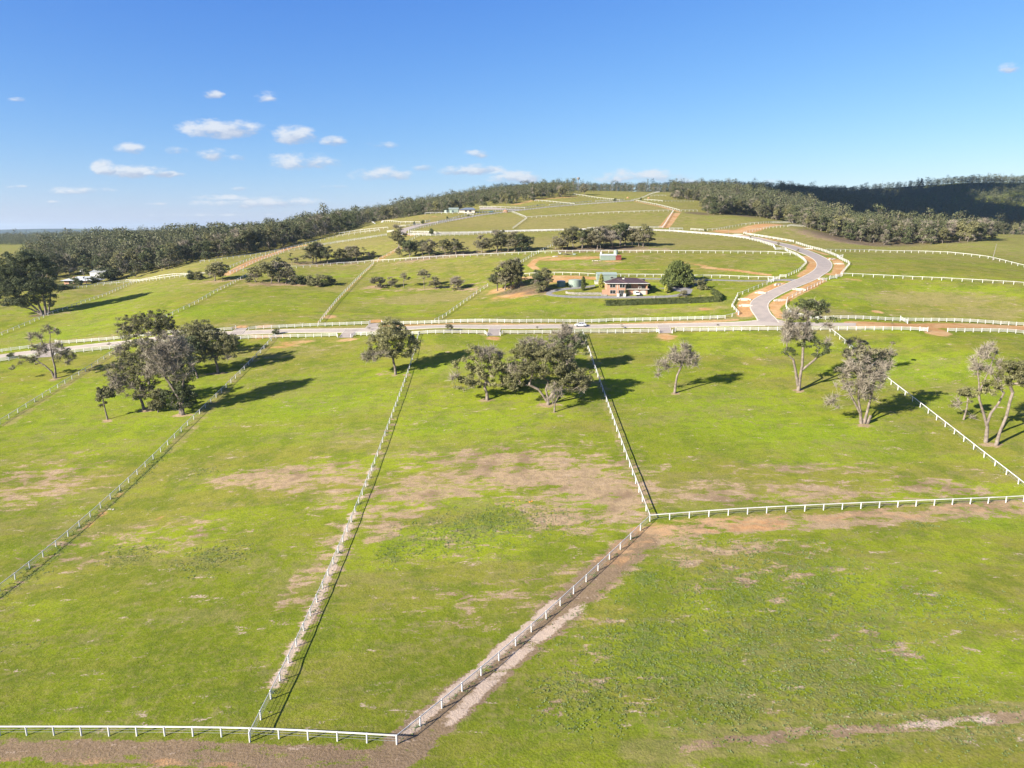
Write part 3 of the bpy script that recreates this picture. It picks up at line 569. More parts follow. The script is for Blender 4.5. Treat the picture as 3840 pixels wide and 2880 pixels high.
def make_roads():
    road('road', [(-260,1366),(0,1332),(100,1318),(365,1289),(460,1281),(700,1255),(960,1240),(1134,1234),(1546,1224),(1828,1223.5),(2200,1218),(2462,1215.5),(2658,1211.5),(2790,1208),(2850,1201)],
         [(-260,1376),(0,1341),(100,1328),(365,1298),(460,1291),(700,1266),(960,1252),(1134,1245),(1546,1235),(1828,1234.5),(2200,1229),(2462,1227),(2658,1224),(2790,1222),(2870,1221.5)], M['pale_road'], .07)
    road('road', [(2845,1204),(2837,1188),(2814,1157),(2816,1134),(2834,1119),(2877,1097),(2948,1066),(2978,1053),(3004,1043),(3049,1020),(3067,1000),(3062,979),(3029,959),(2999,947),(2953,929),(2902,914),(2852,901),(2814,892),(2660,875.5),(2520,866),(2380,861.5),(2111,861),(1920,866),(1720,876.5),(1560,878),(1510,882)],
         [(2920,1212),(2905,1192),(2887,1177),(2876,1152),(2880,1135),(2902,1117),(2953,1091),(3004,1071),(3070,1043),(3077,1036),(3110,1017),(3120,997),(3115,982),(3097,969),(3054,949),(3029,939),(2978,921),(2928,911),(2877,900),(2834,888),(2660,872),(2520,863),(2380,858.7),(2111,858.4),(1920,863.5),(1720,874),(1560,875.5),(1520,876)], M['road'], .075)
    strip('road', px_line([(2845,1205),(2870,1211),(3000,1209),(3097,1211),(3210,1212)], 1), px_line([(2870,1221.5),(2900,1222),(3000,1222),(3097,1223),(3210,1223)], 1), M['pale_road'], .071)
    strip('road', px_line([(2840,1198),(2865,1190),(2890,1192),(2925,1200)], 0), px_line([(2852,1209),(2870,1211),(2900,1211),(2960,1211)], 0), M['pale_road'], .068)
    strip('road', px_line([(1480,884),(1494,862),(1521,853.5),(1585,838),(1711,821),(1838,800),(1933,787.5),(2044,777),(2154,767),(2311,756.5),(2376,752)], 1),
          px_line([(1530,880),(1520,870),(1535,861),(1592,843),(1715,824.5),(1842,803),(1936,790),(2046,779),(2156,769),(2313,758),(2378,753.5)], 1), M['road'], .06)
    strip('road', px_line([(1800,779),(1900,783),(1965,785)], 1), px_line([(1798,786),(1900,787),(1965,788)], 1), M['pale_road'], .05)
    ap = M['road']
    for A, B in [([(1387,1213),(1368,1233)], [(1427,1212),(1413,1233)]), ([(1292,1238),(1270,1267)], [(1342,1238),(1320,1267)]), ([(1834,1230),(1827,1260)], [(1878,1230),(1873,1260)]),
                 ([(2463,1222),(2473,1250)], [(2512,1222),(2521,1250)]), ([(885,1232),(855,1258)], [(929,1230),(905,1256)]), ([(166,1290),(120,1328)], [(214,1285),(215,1316)]), ([(150,1308),(130,1343)], [(215,1304),(205,1338)])]:
        strip('driveway', px_line(A, 0), px_line(B, 0), ap, .11)
        for P, s in ((A, .2), (B, -.2)):
            Q = arc_n(px_line(P, 0), 6); strip('kerb', Q, offset_line(Q, s), M['concrete'], .15, cols=1)
    # house drive
    strip('driveway', px_line([(2990,1047),(2940,1046),(2880,1052),(2614,1044),(2400,1042.5),(2237,1042)], 1), px_line([(2975,1055),(2930,1052),(2878,1055.5),(2614,1049),(2400,1047),(2237,1048)], 1), M['track'], .05)
    strip('driveway', px_line([(2614,1048),(2560,1066),(2515,1078),(2470,1080)], 1), px_line([(2650,1052),(2598,1072),(2580,1088),(2565,1097)], 1), M['track'], .055)
    strip('driveway', px_line([(2580,1082),(2560,1100),(2500,1110),(2300,1109),(2150,1110),(2075,1106),(2062,1099),(2100,1090),(2200,1080),(2232,1074)], 2),
          px_line([(2598,1085),(2590,1106),(2520,1116),(2300,1119),(2150,1118),(2062,1112),(2040,1100),(2080,1084),(2195,1074),(2230,1068)], 2), M['track'], .05)
    for p, w in (((2792,1123), 1.6), ((2796,1146), 1.6), ((2852,1098), 1.2), ((2918,1067), 1.4), ((2925,1126), 1.7), ((2997,1086), 1.6), ((3030,933), 1.4), ((3144,990), 1.3), ((3118,972), 1.1), ((3083,1046), 1.1), ((2766,880), 2.2)):
        g = G(*p); o = empty('culvert_headwall', (g[0], g[1], g[2]), random.Random(int(p[0])).uniform(-.5, .5))
        MB().box(-w, w, -.25, .25, -.3, .5).box(-w-.9, -w, -.9, .1, -.3, .3).box(w, w+.9, -.9, .1, -.3, .3).build('wall', M['concrete'], o)
        MB().box(-w*.8, w*.8, -1.3, -.25, -.3, .1).build('apron', M['concrete'], o)
        yield p, o
# ------------------------------------------------------------------ fences
def _post_mesh(kind):
    mb = MB()
    if kind == 'board': mb.box(-.085, .085, -.085, .085, -.3, 1.38)
    else: mb.lathe([(.10, -.3), (.10, 1.27), (.065, 1.33)], 8)
    return mb.mesh('post', M['white'])
POSTS = {}; RT = random.Random(3); M['toprail'] = mat('grey_white_sight_wire', (.58, .58, .57), .6, .15, 2)
def fence(kind, label, pts, bay=None, group=None, far=False, h=1.0, raw=False):
    bay = bay or {'wire': 3.87, 'rail': 3.6, 'board': 2.8}[kind]
    P = [np.array(p)[:2] for p in pts] if raw else plan(pts)
    Q = resamp([np.r_[p, 0] for p in P], bay)[:, :2]
    Z = hgt(Q[:, 0], Q[:, 1]); c = Q[0]; o = empty({'wire': 'wire_fence', 'rail': 'rail_fence', 'board': 'board_fence'}[kind], (c[0], c[1], Z[0]))
    tag(o, label, 'fence', group)
    W = [Vector((q[0]-c[0], q[1]-c[1], z-Z[0])) for q, z in zip(Q, Z)]
    if kind not in POSTS: POSTS[kind] = _post_mesh(kind)
    if far:
        mb = MB()
        for w in W: mb.box(w.x-.09, w.x+.09, w.y-.09, w.y+.09, w.z-.3, w.z+1.3)
        k = mb.build('post', M['white'], o); k['kind'] = 'stuff'
    else:
        for k, w in enumerate(W[:100]):
            q = link('post', POSTS[kind], o, w); q.rotation_euler = (RT.uniform(-.02, .02), RT.uniform(-.02, .02), RT.uniform(0, 3) if kind != 'board' else math.atan2(W[min(k+1, len(W)-1)].y-W[max(k-1, 0)].y, W[min(k+1, len(W)-1)].x-W[max(k-1, 0)].x))
        if len(W) > 100:
            mb = MB()
            for w in W[100:]: mb.box(w.x-.1, w.x+.1, w.y-.1, w.y+.1, w.z-.3, w.z+1.3)
            mb.build('post', M['white'], o)['kind'] = 'stuff'
    lv = {'wire': [('top_wire', 1.22, .05, .13, 'toprail'), ('wire', .95, .022, .022, 'wire'), ('wire', .65, .022, .022, 'wire'), ('wire', .35, .022, .022, 'wire')],
          'rail': [('top_rail', 1.24, .09, .17, 'white'), ('wire', .85, .022, .022, 'wire'), ('wire', .5, .022, .022, 'wire')],
          'board': [('board', 1.22, .045, .14, 'white'), ('board', .85, .045, .13, 'white'), ('board', .48, .045, .13, 'white')]}[kind]
    for nm, z, w, t, mt in lv:
        mb = MB()
        for a, b in zip(W[:-1], W[1:]):
            d = (b-a); d.z = 0
            off = Vector((d.y, -d.x, 0)).normalized()*(.10 if kind == 'board' else 0) if d.length > 0 else Vector()
            mb.bar(a+off+Vector((0, 0, z)), b+off+Vector((0, 0, z)), w, t)
        mb.build(nm, M[mt], o)
    return o

def gate(label, a, b, h=1.25, group='board gates on the paddock drives', raw=False):
    A, B = (np.array(a), np.array(b)) if raw else (G(*a), G(*b))
    d = B-A; L_ = math.hypot(d[0], d[1]); L_ = max(L_, 2.2); o = empty('gate', A, math.atan2(d[1], d[0]))
    tag(o, label, 'gate', group); k = d[2]/L_
    for x in (0, L_): MB().box(x-.09, x+.09, -.09, .09, k*x-.3, k*x+1.6).build('post', M['white'], o)
    mb = MB()
    for z in (.3, .62, .94, 1.26): mb.bar((.12, 0, z+k*.12), (L_-.12, 0, z+k*(L_-.12)), .05, .13)
    for x in (.16, L_-.16, L_/2): mb.bar((x, 0.03, .2+k*x), (x, .03, 1.34+k*x), .1, .05, (1, 0, 0))
    mb.bar((.2, .05, .3+k*.2), (L_-.2, .05, 1.3+k*(L_-.2)), .05, .1)
    mb.build('leaf', M['white'], o)
    return o

def make_fences():
    A0, A1 = G(937, 2781), G(1570, 1257)
    # lower paddocks
    n0 = G(0, 2758); n1 = G(1488, 2793); d = (n0-n1)[:2]/np.linalg.norm((n0-n1)[:2])
    fence('rail', 'white single rail fence along the brown dirt track nearest the camera', [n0[:2]+d*22, n0[:2], n1[:2]], 3.5, raw=True)
    fence('wire', 'white post and wire fence running diagonally beside the wide bare track', [(1488,2793),(2437,1955)], 3.87)
    fence('wire', 'long post and wire fence with bare tan soil strip, up to the lone full tree', [(937,2781),(1570,1257)], 3.87)
    fence('rail', 'white rail fence from the three-way corner post up to the road by the white car', [(2437,1955),(2187,1256)], 3.87)
    r1 = G(3838, 1881)[:2]; r0 = G(2437, 1955)[:2]; dr = (r1-r0)/np.linalg.norm(r1-r0)
    fence('rail', 'white rail fence from the three-way corner post to the right edge over tan soil', [r0, r1, r1+dr*25], 3.72, raw=True)
    f0 = G(3818, 1816)[:2]; f1 = G(3113, 1244)[:2]; df = (f0-f1)/np.linalg.norm(f0-f1)
    fence('rail', 'white rail fence passing behind the multi-stemmed grey gum to the right edge', [f1, f0, f0+df*9], 3.87, raw=True)
    c0 = G(0, 2217)[:2]; c1 = G(1030, 1264)[:2]; dc = (c0-c1)/np.linalg.norm(c0-c1)
    fence('wire', 'long post and wire fence passing right of the big leafy tree cluster', [c1, c0, c0+dc*10], 3.87, raw=True)
    e0 = G(0, 1590)[:2]; e1 = G(433, 1318)[:2]; de = (e0-e1)/np.linalg.norm(e0-e1)
    fence('wire', 'post and wire fence between the half-bare two-trunk tree and the leafy cluster', [e1, e0, e0+de*12], 3.87, raw=True)
    # road fences, near side
    gN = 'white board fences along the near side of the road'
    fence('board', 'near-side road board fence at far left, ending before the two-trunk tree', [(-140,1372),(34,1353),(71,1346),(133,1340)], group=gN)
    fence('board', 'near-side road board fence behind the leafy tree cluster, left of twin driveways', [(205,1330),(282,1323),(379,1314),(443,1306),(700,1284),(960,1270),(1060,1267),(1264,1262),(1267,1267)], group=gN)
    fence('board', 'near-side road board fence behind the lone full-crowned tree', [(1316,1266),(1332,1258),(1420,1260),(1572,1256),(1819,1253),(1827,1260)], group=gN)
    fence('board', 'near-side road board fence below the white car on the road', [(1876,1260),(1884,1252),(1942,1253),(2185,1249),(2462,1246),(2472,1250)], group=gN)
    fence('board', 'near-side board fence behind the tall forked tree, open gate at its right end', [(2521,1250),(2533,1243),(2844,1241),(2915,1240),(3110,1239),(3448,1242)], group=gN)
    fence('board', 'near-side board fence at the right edge beyond the orange track opening', [(3553,1245),(3840,1253),(3960,1258)], group=gN)
    gate('open white board gate at the orange track gap, nearest the camera', (3448,1242), (3478,1244))
    # far side
    gF = 'white board fences along the far side of the road'
    fence('board', 'far-side road board fence at far left above the paved turnout', [(-160,1340),(8,1321),(75,1312),(140,1304),(153,1298)], group=gF)
    fence('board', 'far-side road board fence above the leafy cluster, left of the upper driveway', [(208,1287),(232,1290),(456,1272),(783,1246),(870,1239),(885,1233)], group=gF)
    fence('board', 'far-side road board fence between the two upper driveways', [(932,1239),(960,1235),(1192,1224),(1383,1217),(1388,1213)], group=gF)
    fence('board', 'long far-side road board fence below the brick house and hedge', [(1431,1212),(1434,1218),(1920,1211),(2300,1206),(2719,1195)], group=gF)
    fence('wire', 'short post and wire link between board fences at the bend corner', [(2719,1195),(2745,1188),(2768,1181)], 2.8, group=gF)
    fence('board', 'board fence kinking round the drain left of the road bend', [(2770,1181),(2744,1152),(2766,1111)], group=gF)
    fence('wire', 'post and wire fence climbing left of the bend to the house drive', [(2766,1109),(2785,1104),(2827,1086),(2876,1068),(2892,1060)], 3.3)
    gate('small white board gate post panel left of the house drive entrance', (2881,1058), (2894,1057))
    gate('wide white board gate across the house drive entrance', (2900,1050), (2923,1048))
    fence('board', 'short board fence wing above the house drive entrance', [(2924,1041),(2947,1041)], 2.6)
    fence('wire', 'post and wire fence curving up inside the S-bend to the sharp corner', [(2948,1040),(2978,1026),(2995,1018),(3007,1006),(3024,988)], 3.0)
    fence('board', 'board fence on the inside of the S-bend above the sharp corner', [(3024,988),(3010,974),(2989,960),(2973,953),(2953,945),(2944,939)], 2.6)
    gate('white board gate at the inner side of the S-bend top', (2907,937), (2944,938))
    fence('board', 'very long board fence on the lower side of the curving hill road', [(2905,932),(2900,925),(2852,909),(2801,897),(2751,890),(2700,884),(2528,870),(2380,865),(2111,866),(1920,871),(1775,881),(1616,885.5),(1540,884)], 2.8, far=False)
    fence('board', 'board fence on the outer side of the hill road ending at a small opening', [(2790,876),(2801,881),(2963,907),(2976,909)])
    fence('board', 'board fence on the outer side of the S-bend above the culvert drain', [(2985,914),(3001,919),(3080,941),(3135,962),(3145,968)])
    gate('white board gate on the outer side of the upper bend', (3141,966), (3160,966))
    fence('board', 'short board fence turning at the rightmost corner of the bend', [(3147,972),(3181,988),(3186,993)])
    fence('wire', 'post and wire fence falling from the rightmost bend corner to the double gate', [(3186,993),(3170,1012),(3153,1031)], 3.0)
    gate('white board gate beside the right-hand rail fence end', (3134,1041), (3154,1038))
    gate('white board gate right of the lower road bend, lower of the pair', (3112,1047), (3138,1044))
    fence('wire', 'post and wire fence descending along the orange drain right of the road', [(3110,1049),(3086,1059),(3042,1082),(2971,1116),(2952,1127)], 3.3)
    fence('board', 'short board fence dropping beside the top of the tall forked tree', [(2952,1127),(2947,1150)], 2.6)
    fence('board', 'board fence from behind the tall forked tree to the right edge above the track', [(2949,1159),(2968,1180),(3016,1192),(3067,1200),(3375,1205),(3840,1222),(3960,1227)], group=gF)
    gate('open white board gate on the far side of the orange track', (3376,1200), (3403,1214))
    # upper paddocks
    fence('wire', 'post and wire fence behind the big dark tree at the left edge', [(-60,1282),(8,1257),(113,1214),(181,1184),(270,1152),(400,1107),(494,1066)], 3.6)
    fence('wire', 'post and wire fence climbing from the road to the crossroad of fences', [(540,1236),(627,1191),(730,1142),(855,1074),(929,1033)], 3.6)
    fence('wire', 'post and wire fence beside an orange worn strip above the driveway', [(1195,1218),(1262,1131),(1340,1049),(1401,990)], 3.6)
    fence('wire', 'post and wire fence climbing to the trees left of the house', [(1631,1208),(1714,1155),(1787,1102),(1829,1074)], 3.6)
    fence('wire', 'post and wire fence above the house shed rising to the central grove', [(1953,988),(2020,948),(2072,922)], 3.6)
    fence('wire', 'post and wire fence between two tree rows up to the road junction', [(1402,984),(1420,975),(1481,944),(1537,906),(1572,886)], 3.6)
    fence('rail', 'white rail fence crossing the hillside under the central grove', [(712,1036),(838,1027),(960,1012),(1112,1006),(1264,993),(1394,984),(1611,971),(1920,956),(2094,949),(2310,948),(2571,949),(2880,952),(2963,957)], 3.6)
    fence('rail', 'white rail fence behind the brick house and green shed', [(1955,1037),(2237,1037),(2480,1039),(2700,1042),(2880,1048),(2899,1050)], 3.7)
    fence('rail', 'white rail fence from the bend gates to the right edge', [(3158,1035),(3314,1042),(3531,1052),(3840,1070),(3950,1076)], 3.87)
    fence('rail', 'white rail fence under the right woodland with a power pole standing beside it', [(3097,943),(3258,945),(3444,949),(3553,953),(3705,970),(3840,1003),(3900,1020)], 3.87)
    fence('rail', 'lower of two parallel white rail fences near the white farmhouse', [(278,1083),(325,1077),(388,1071),(488,1062),(600,1050),(712,1037)], 3.6)
    fence('rail', 'upper of two parallel white rail fences near the white farmhouse', [(366,1069),(473,1057),(600,1042),(712,1034)], 3.6)
    fence('rail', 'white rail fence along the left forest edge climbing the hill', [(751,986),(768,983)], 2.6)
    fence('rail', 'long white rail fence skirting the foot of the left forest', [(785,982),(960,958),(1064,938),(1134,921),(1186,908),(1264,890),(1351,876),(1424,868)], 3.6)
    fence('wire', 'upper post and wire fence of the orange track pair', [(851,1010),(960,969),(1064,940),(1134,923)], 3.6)
    fence('wire', 'lower post and wire fence of the orange track pair', [(864,1026),(960,984),(1064,948),(1142,932)], 3.6)
    # hill, small in the picture
    fence('board', 'board fence rising from the track pair towards the road junction', [(1142,932),(1194,923),(1264,912),(1351,899),(1450,884)], 3.6)
    fence('rail', 'white rail fence between forest and junction, middle of three', [(1272,880),(1351,868),(1455,858)], 3.6)
    gate('white board gate left of the upper road junction', (1452,872), (1476,870))
    gate('white board gate at the junction foot behind the tall gum', (1500,880), (1515,881))
    fence('rail', 'white rail fence on the hill field nearest the forest corner', [(1394,834),(1437,834),(1502,838),(1576,838)], 4.0, far=True)
    gate('white board gate above the junction by two bushes', (1596,834), (1612,832))
    fence('board', 'board fence along the left side of the hill road', [(1494,852),(1520,850),(1576,843)], 3.0, far=True)
    fence('board', 'board fence along the right side of the hill road up from the junction', [(1533,876),(1532,868),(1546,864),(1568,858),(1633,843),(1698,828),(1772,815),(1876,801),(1920,793),(2044,780),(2154,771),(2219,766),(2311,759),(2376,755)], 3.4, far=True)
    fence('board', 'upper board fence of the pair behind the left tree rows', [(1538,874),(1648,877),(1838,873),(2000,868),(2100,866)], 2.8, far=True)
    fence('board', 'board fence on the far side of the hill road near the summit', [(1640,835),(1720,815),(1850,795),(1920,786),(1966,781),(2010,774),(2044,771)], 3.6, far=True)
    fence('board', 'board fence on the far side of the hill road at the summit fields', [(2060,771),(2140,765),(2219,758)], 3.6, far=True)
    fence('board', 'board fence right of the summit fields beside the road end', [(2234,757),(2311,753),(2340,751)], 3.6, far=True)
    fence('rail', 'white rail fence in front of the green farm sheds on the hill', [(1594,804),(1676,803),(1741,802),(1774,810)], 4.0, far=True)
    fence('rail', 'white rail fence right of the hilltop farmhouse drive', [(1798,780),(1860,780),(1968,783)], 4.0, far=True)
    fence('rail', 'curving white rail fence at the foot of the hilltop wood', [(2005,755),(2063,759),(2154,768)], 4.0, far=True)
    fence('rail', 'white rail fence from summit road into the V corner', [(1920,797),(1974,819)], 4.0, far=True)
    fence('wire', 'post and wire fence from the V corner down to the tree row', [(1974,821),(1924,858)], 4.0, far=True)
    fence('rail', 'white rail fence crossing the upper hill field', [(1976,819),(2224,803),(2397,797),(2523,793)], 3.87, far=True)
    fence('rail', 'white rail fence slanting down beside the straight orange hill track', [(2525,793),(2484,855)], 3.87, far=True)
    fence('rail', 'white rail fence from the orange track top to the right wood', [(2554,793),(2614,793)], 3.87, far=True)
    fence('rail', 'white rail fence slanting from the summit to the orange track', [(2386,756),(2462,770),(2549,793)], 3.87, far=True)
    fence('rail', 'white rail fence across the field left of the right wood', [(2415,752),(2484,757),(2599,757)], 4.0, far=True)
    fence('rail', 'short white rail fence high on the summit field', [(2441,736),(2497,736)], 4.0, far=True)
    fence('wire', 'post and wire fence slanting over the summit to the dark wood', [(2367,754),(2420,738),(2473,721)], 4.0, far=True)
    fence('rail', 'white rail fence sagging across the summit field', [(2150,731),(2198,738),(2263,747),(2324,753)], 4.0, far=True)
    fence('board', 'short board fence above the central grove, left of the orange track', [(2202,860),(2300,857),(2371,857),(2484,856)], 3.0, far=True)
    fence('board', 'short board fence right of the orange track foot', [(2510,861),(2560,861)], 3.0, far=True)
    fence('board', 'short board fence left of the bare orange clearing', [(2590,863),(2638,866)], 3.0, far=True)
    fence('wire', 'post and wire fence curving round the far side of the orange clearing', [(2653,865),(2688,863),(2725,856),(2781,846),(2844,840),(2891,837),(2963,836),(3000,837)], 3.4)
    fence('wire', 'post and wire fence curving round the near side of the orange clearing', [(2788,878),(2800,873),(2842,864),(2885,857),(2953,851),(3021,850)], 3.0)
# ------------------------------------------------------------------ trees
def unit(rng, n):
    d = rng.normal(size=(n, 3)); return d/np.linalg.norm(d, axis=1)[:, None]
def leaf_quads(rng, C, R, per, size, flat=.62):
    """leaf sprays gathered round clump centres C with radii R"""
    C = np.repeat(C, per, 0); R = np.repeat(R, per)[:, None]; n = len(C); d = unit(rng, n)
    r = rng.random((n, 1))**.42; P = C+d*r*R*np.array([1, 1, flat])
    nrm = d*.7+unit(rng, n)*.75+np.array([0, 0, .35]); nrm /= np.linalg.norm(nrm, axis=1)[:, None]
    t = np.cross(nrm, unit(rng, n)); t /= np.linalg.norm(t, axis=1)[:, None]+1e-9; b = np.cross(nrm, t)
    s = (size*(.55+.9*rng.random((n, 1)))); w = s*(.45+.4*rng.random((n, 1)))
    j = rng.random((n, 4, 1))*.5+.6
    V = np.stack([P-t*s*j[:, 0], P-b*w*j[:, 1]+t*s*.15, P+t*s*j[:, 2], P+b*w*j[:, 3]-t*s*.1], 1).reshape(-1, 3)
    return V, np.arange(4*n).reshape(-1, 4)
def twig_quads(rng, C, R, per, w=.05, droop=.1):
    C = np.repeat(C, per, 0); R = np.repeat(R, per)[:, None]; n = len(C); d = unit(rng, n)+np.array([0, 0, .45]); d /= np.linalg.norm(d, axis=1)[:, None]
    A = C+unit(rng, n)*R*.35*rng.random((n, 1)); B = A+d*R*(.6+.8*rng.random((n, 1)))
    s = np.cross(d, unit(rng, n)); s /= np.linalg.norm(s, axis=1)[:, None]; ww = w*(.6+.8*rng.random((n, 1)))
    V = np.stack([A-s*ww, A+s*ww, B+s*ww*.3, B-s*ww*.3], 1).reshape(-1, 3)
    return V, np.arange(4*n).reshape(-1, 4)
def frusta(A, B, ra, rb, k=6):
    d = B-A; d /= np.linalg.norm(d, axis=1)[:, None]+1e-9
    u = np.cross(d, np.array([.3, 1., .2])); u /= np.linalg.norm(u, axis=1)[:, None]+1e-9; v = np.cross(d, u)
    t = np.arange(k)/k*2*np.pi; c = (u[:, None]*np.cos(t)[None, :, None]+v[:, None]*np.sin(t)[None, :, None])
    V = np.concatenate([A[:, None]+c*ra[:, None, None], B[:, None]+c*rb[:, None, None]], 1).reshape(-1, 3)
    n = len(A); base = (np.arange(n)*2*k)[:, None]; i = np.arange(k)
    Q = np.stack([base+i, base+(i+1) % k, base+k+(i+1) % k, base+k+i], -1).reshape(-1, 4)
    return V, Q
def skeleton(rng, stems, tips, rt=.035, r0=None, wob=.12, k=6):
    """branching wood: stems are polylines from the base, every tip is joined to the nearest wood"""
    pos, par = [], []
    for st in stems:
        prev = -1
        for q in resamp(st, 1.0):
            pos.append(np.array(q, float)); par.append(prev); prev = len(pos)-1
    ns = len(pos); P = np.array(pos)
    ends = [i for i in range(ns) if i not in par[:ns]]
    order = np.argsort([min(np.linalg.norm(t-P[e]) for e in ends) for t in tips]) if len(tips) else []
    cnt = np.zeros(ns+4*len(tips)); minz = {0: 0}
    zlow = min(P[e][2] for e in ends)*.72
    tipnodes = []
    ok = [P[i][2] >= zlow for i in range(ns)]
    for o in order:
        t = tips[o]; A = np.array(pos); D = A-t; dist = np.linalg.norm(D, axis=1)+np.maximum(D[:, 2], 0)*1.3
        dist[~np.array(ok)] = 1e9; j = int(np.argmin(dist)); a = pos[j]; L_ = np.linalg.norm(t-a)
        m = max(1, min(3, int(L_/1.6))); prev = j
        for q in range(1, m+1):
            f = q/m; p = a+(t-a)*f
            if q < m: p = p+np.array([0, 0, -L_*.10*math.sin(math.pi*f)])*(1 if rng.random() < .6 else -1)+rng.normal(size=3)*L_*wob*.5
            pos.append(p); par.append(prev); ok.append(True); prev = len(pos)-1
        tipnodes.append(prev)
    n = len(pos); cnt = np.zeros(n)
    for i in tipnodes: cnt[i] += 1
    hasch = set(par)
    for i in range(n-1, -1, -1):
        if i not in hasch: cnt[i] = max(cnt[i], 1)
        if par[i] >= 0: cnt[par[i]] += cnt[i]
    R = rt*.62*np.maximum(cnt, 1)**.50
    if r0:
        R *= 1
        for st_i in range(ns): R[st_i] = max(min(R[st_i], r0*1.1), r0*(1-.86*P[st_i][2]/max(P[:, 2].max(), .1)))
    for i in range(ns):
        z = P[i][2]
        if z < .9: R[i] *= 1.45-.5*z
    E = [(par[i], i) for i in range(n) if par[i] >= 0]
    A = np.array([pos[a] for a, b in E]); B = np.array([pos[b] for a, b in E]); ra = R[[a for a, b in E]]; rb = R[[b for a, b in E]]
    ra = np.minimum(ra, rb*1.35+.03)
    A2 = A-(B-A)*.06
    return frusta(A2, B, ra, rb, k)
def lobe_points(rng, lobe, dens, rc):
    cx, cy, cz, rx, ry, rz = lobe[:6]; vol = rx*ry*rz; n = max(2, int(dens*(vol**.72)/(rc**1.9)))
    d = unit(rng, n); d[:, 2] = np.where(d[:, 2] < -.7, -d[:, 2]*.6, d[:, 2]); r = (.35+.65*rng.random((n, 1))**.5)
    return np.array([cx, cy, cz])+d*r*np.array([rx, ry, rz])*.93

def tree_parts(rng, stems, lobes, leaf=1., rc=1.15, per=58, dens=1.0, rt=.035, r0=None, mats=(None, None), wob=.12, twig_w=.05):
    """lobes: (cx,cy,cz,rx,ry,rz,kind) kind g leafy, b bare.  returns meshes"""
    tips, C, R, B, BR = [], [], [], [], []
    for lb in lobes:
        P = lobe_points(rng, lb, dens*(1.0 if lb[6] != 'b' else 1.1), rc)
        rr = rc*(.65+.7*rng.random(len(P)))
        tips.append(P)
        if lb[6] == 'b': B.append(P); BR.append(rr*1.55)
        elif lb[6] == 'm':
            k = rng.random(len(P)) < .45; C.append(P[k]); R.append(rr[k]); B.append(P[~k]); BR.append(rr[~k]*1.4)
        else: C.append(P); R.append(rr)
    tips = np.concatenate(tips)
    wood = skeleton(rng, stems, tips, rt, r0, wob)
    out = {'trunk': mesh_np('trunk', *wood, mats[0], True)}
    if C:
        C = np.concatenate(C); R = np.concatenate(R); out['crown'] = mesh_np('crown', *leaf_quads(rng, C, R, per, .30*leaf), mats[1])
    if B:
        B = np.concatenate(B); BR = np.concatenate(BR); out['bare_twigs'] = mesh_np('bare_twigs', *twig_quads(rng, B, BR, 46, twig_w), M['twig'])
    return out
def place_tree(name, parts, loc, label, cat='tree', group=None, rz=0, sc=(1, 1, 1)):
    o = empty(name, loc, rz); o.scale = sc; tag(o, label, cat, group)
    for k, me in parts.items(): link(k, me, o)
    return o

def hero(name, label, base, lobes, stems=None, leafm=None, bark='bark', seed=0, leaf=1., rc=1.0, per=60, dens=1., rt=.04, r0=None, group=None, cat='tree', depth=.85, wob=.12):
    rng = np.random.default_rng(seed+int(base[0])); p = G(*base); m = mpp(p); k = 1/.965
    L3 = []
    for lb in lobes:
        px, py, rx, ry, kd = lb[:5]; off = lb[5] if len(lb) > 5 else rng.uniform(-.25, .25)*rx*m
        L3.append(((px-base[0])*m, off, (base[1]-py)*m*k, rx*m*1.24, min(rx, 1.6*ry+rx*.3)*m*depth, ry*m*k*(1.4 if kd != 'b' else 1.1), kd))
    if stems is None:
        cx = np.mean([l[0] for l in L3]); cz = np.mean([l[2] for l in L3]); stems = [[(0, 0, -.2), (cx*.12, 0, cz*.3), (cx*.35, 0, cz*.55)]]
    else:
        stems = [[((q[0]-base[0])*m, (q[2] if len(q) > 2 else 0), (base[1]-q[1])*m*k-(.2 if i == 0 else 0)) for i, q in enumerate(st)] for st in stems]
    parts = tree_parts(rng, stems, L3, leaf*.68, rc, int(per*1.5), dens*1.9, rt, r0 and r0*.85, (M[bark], leafm or GL), wob)
    return place_tree(name, parts, p, label, cat, group)

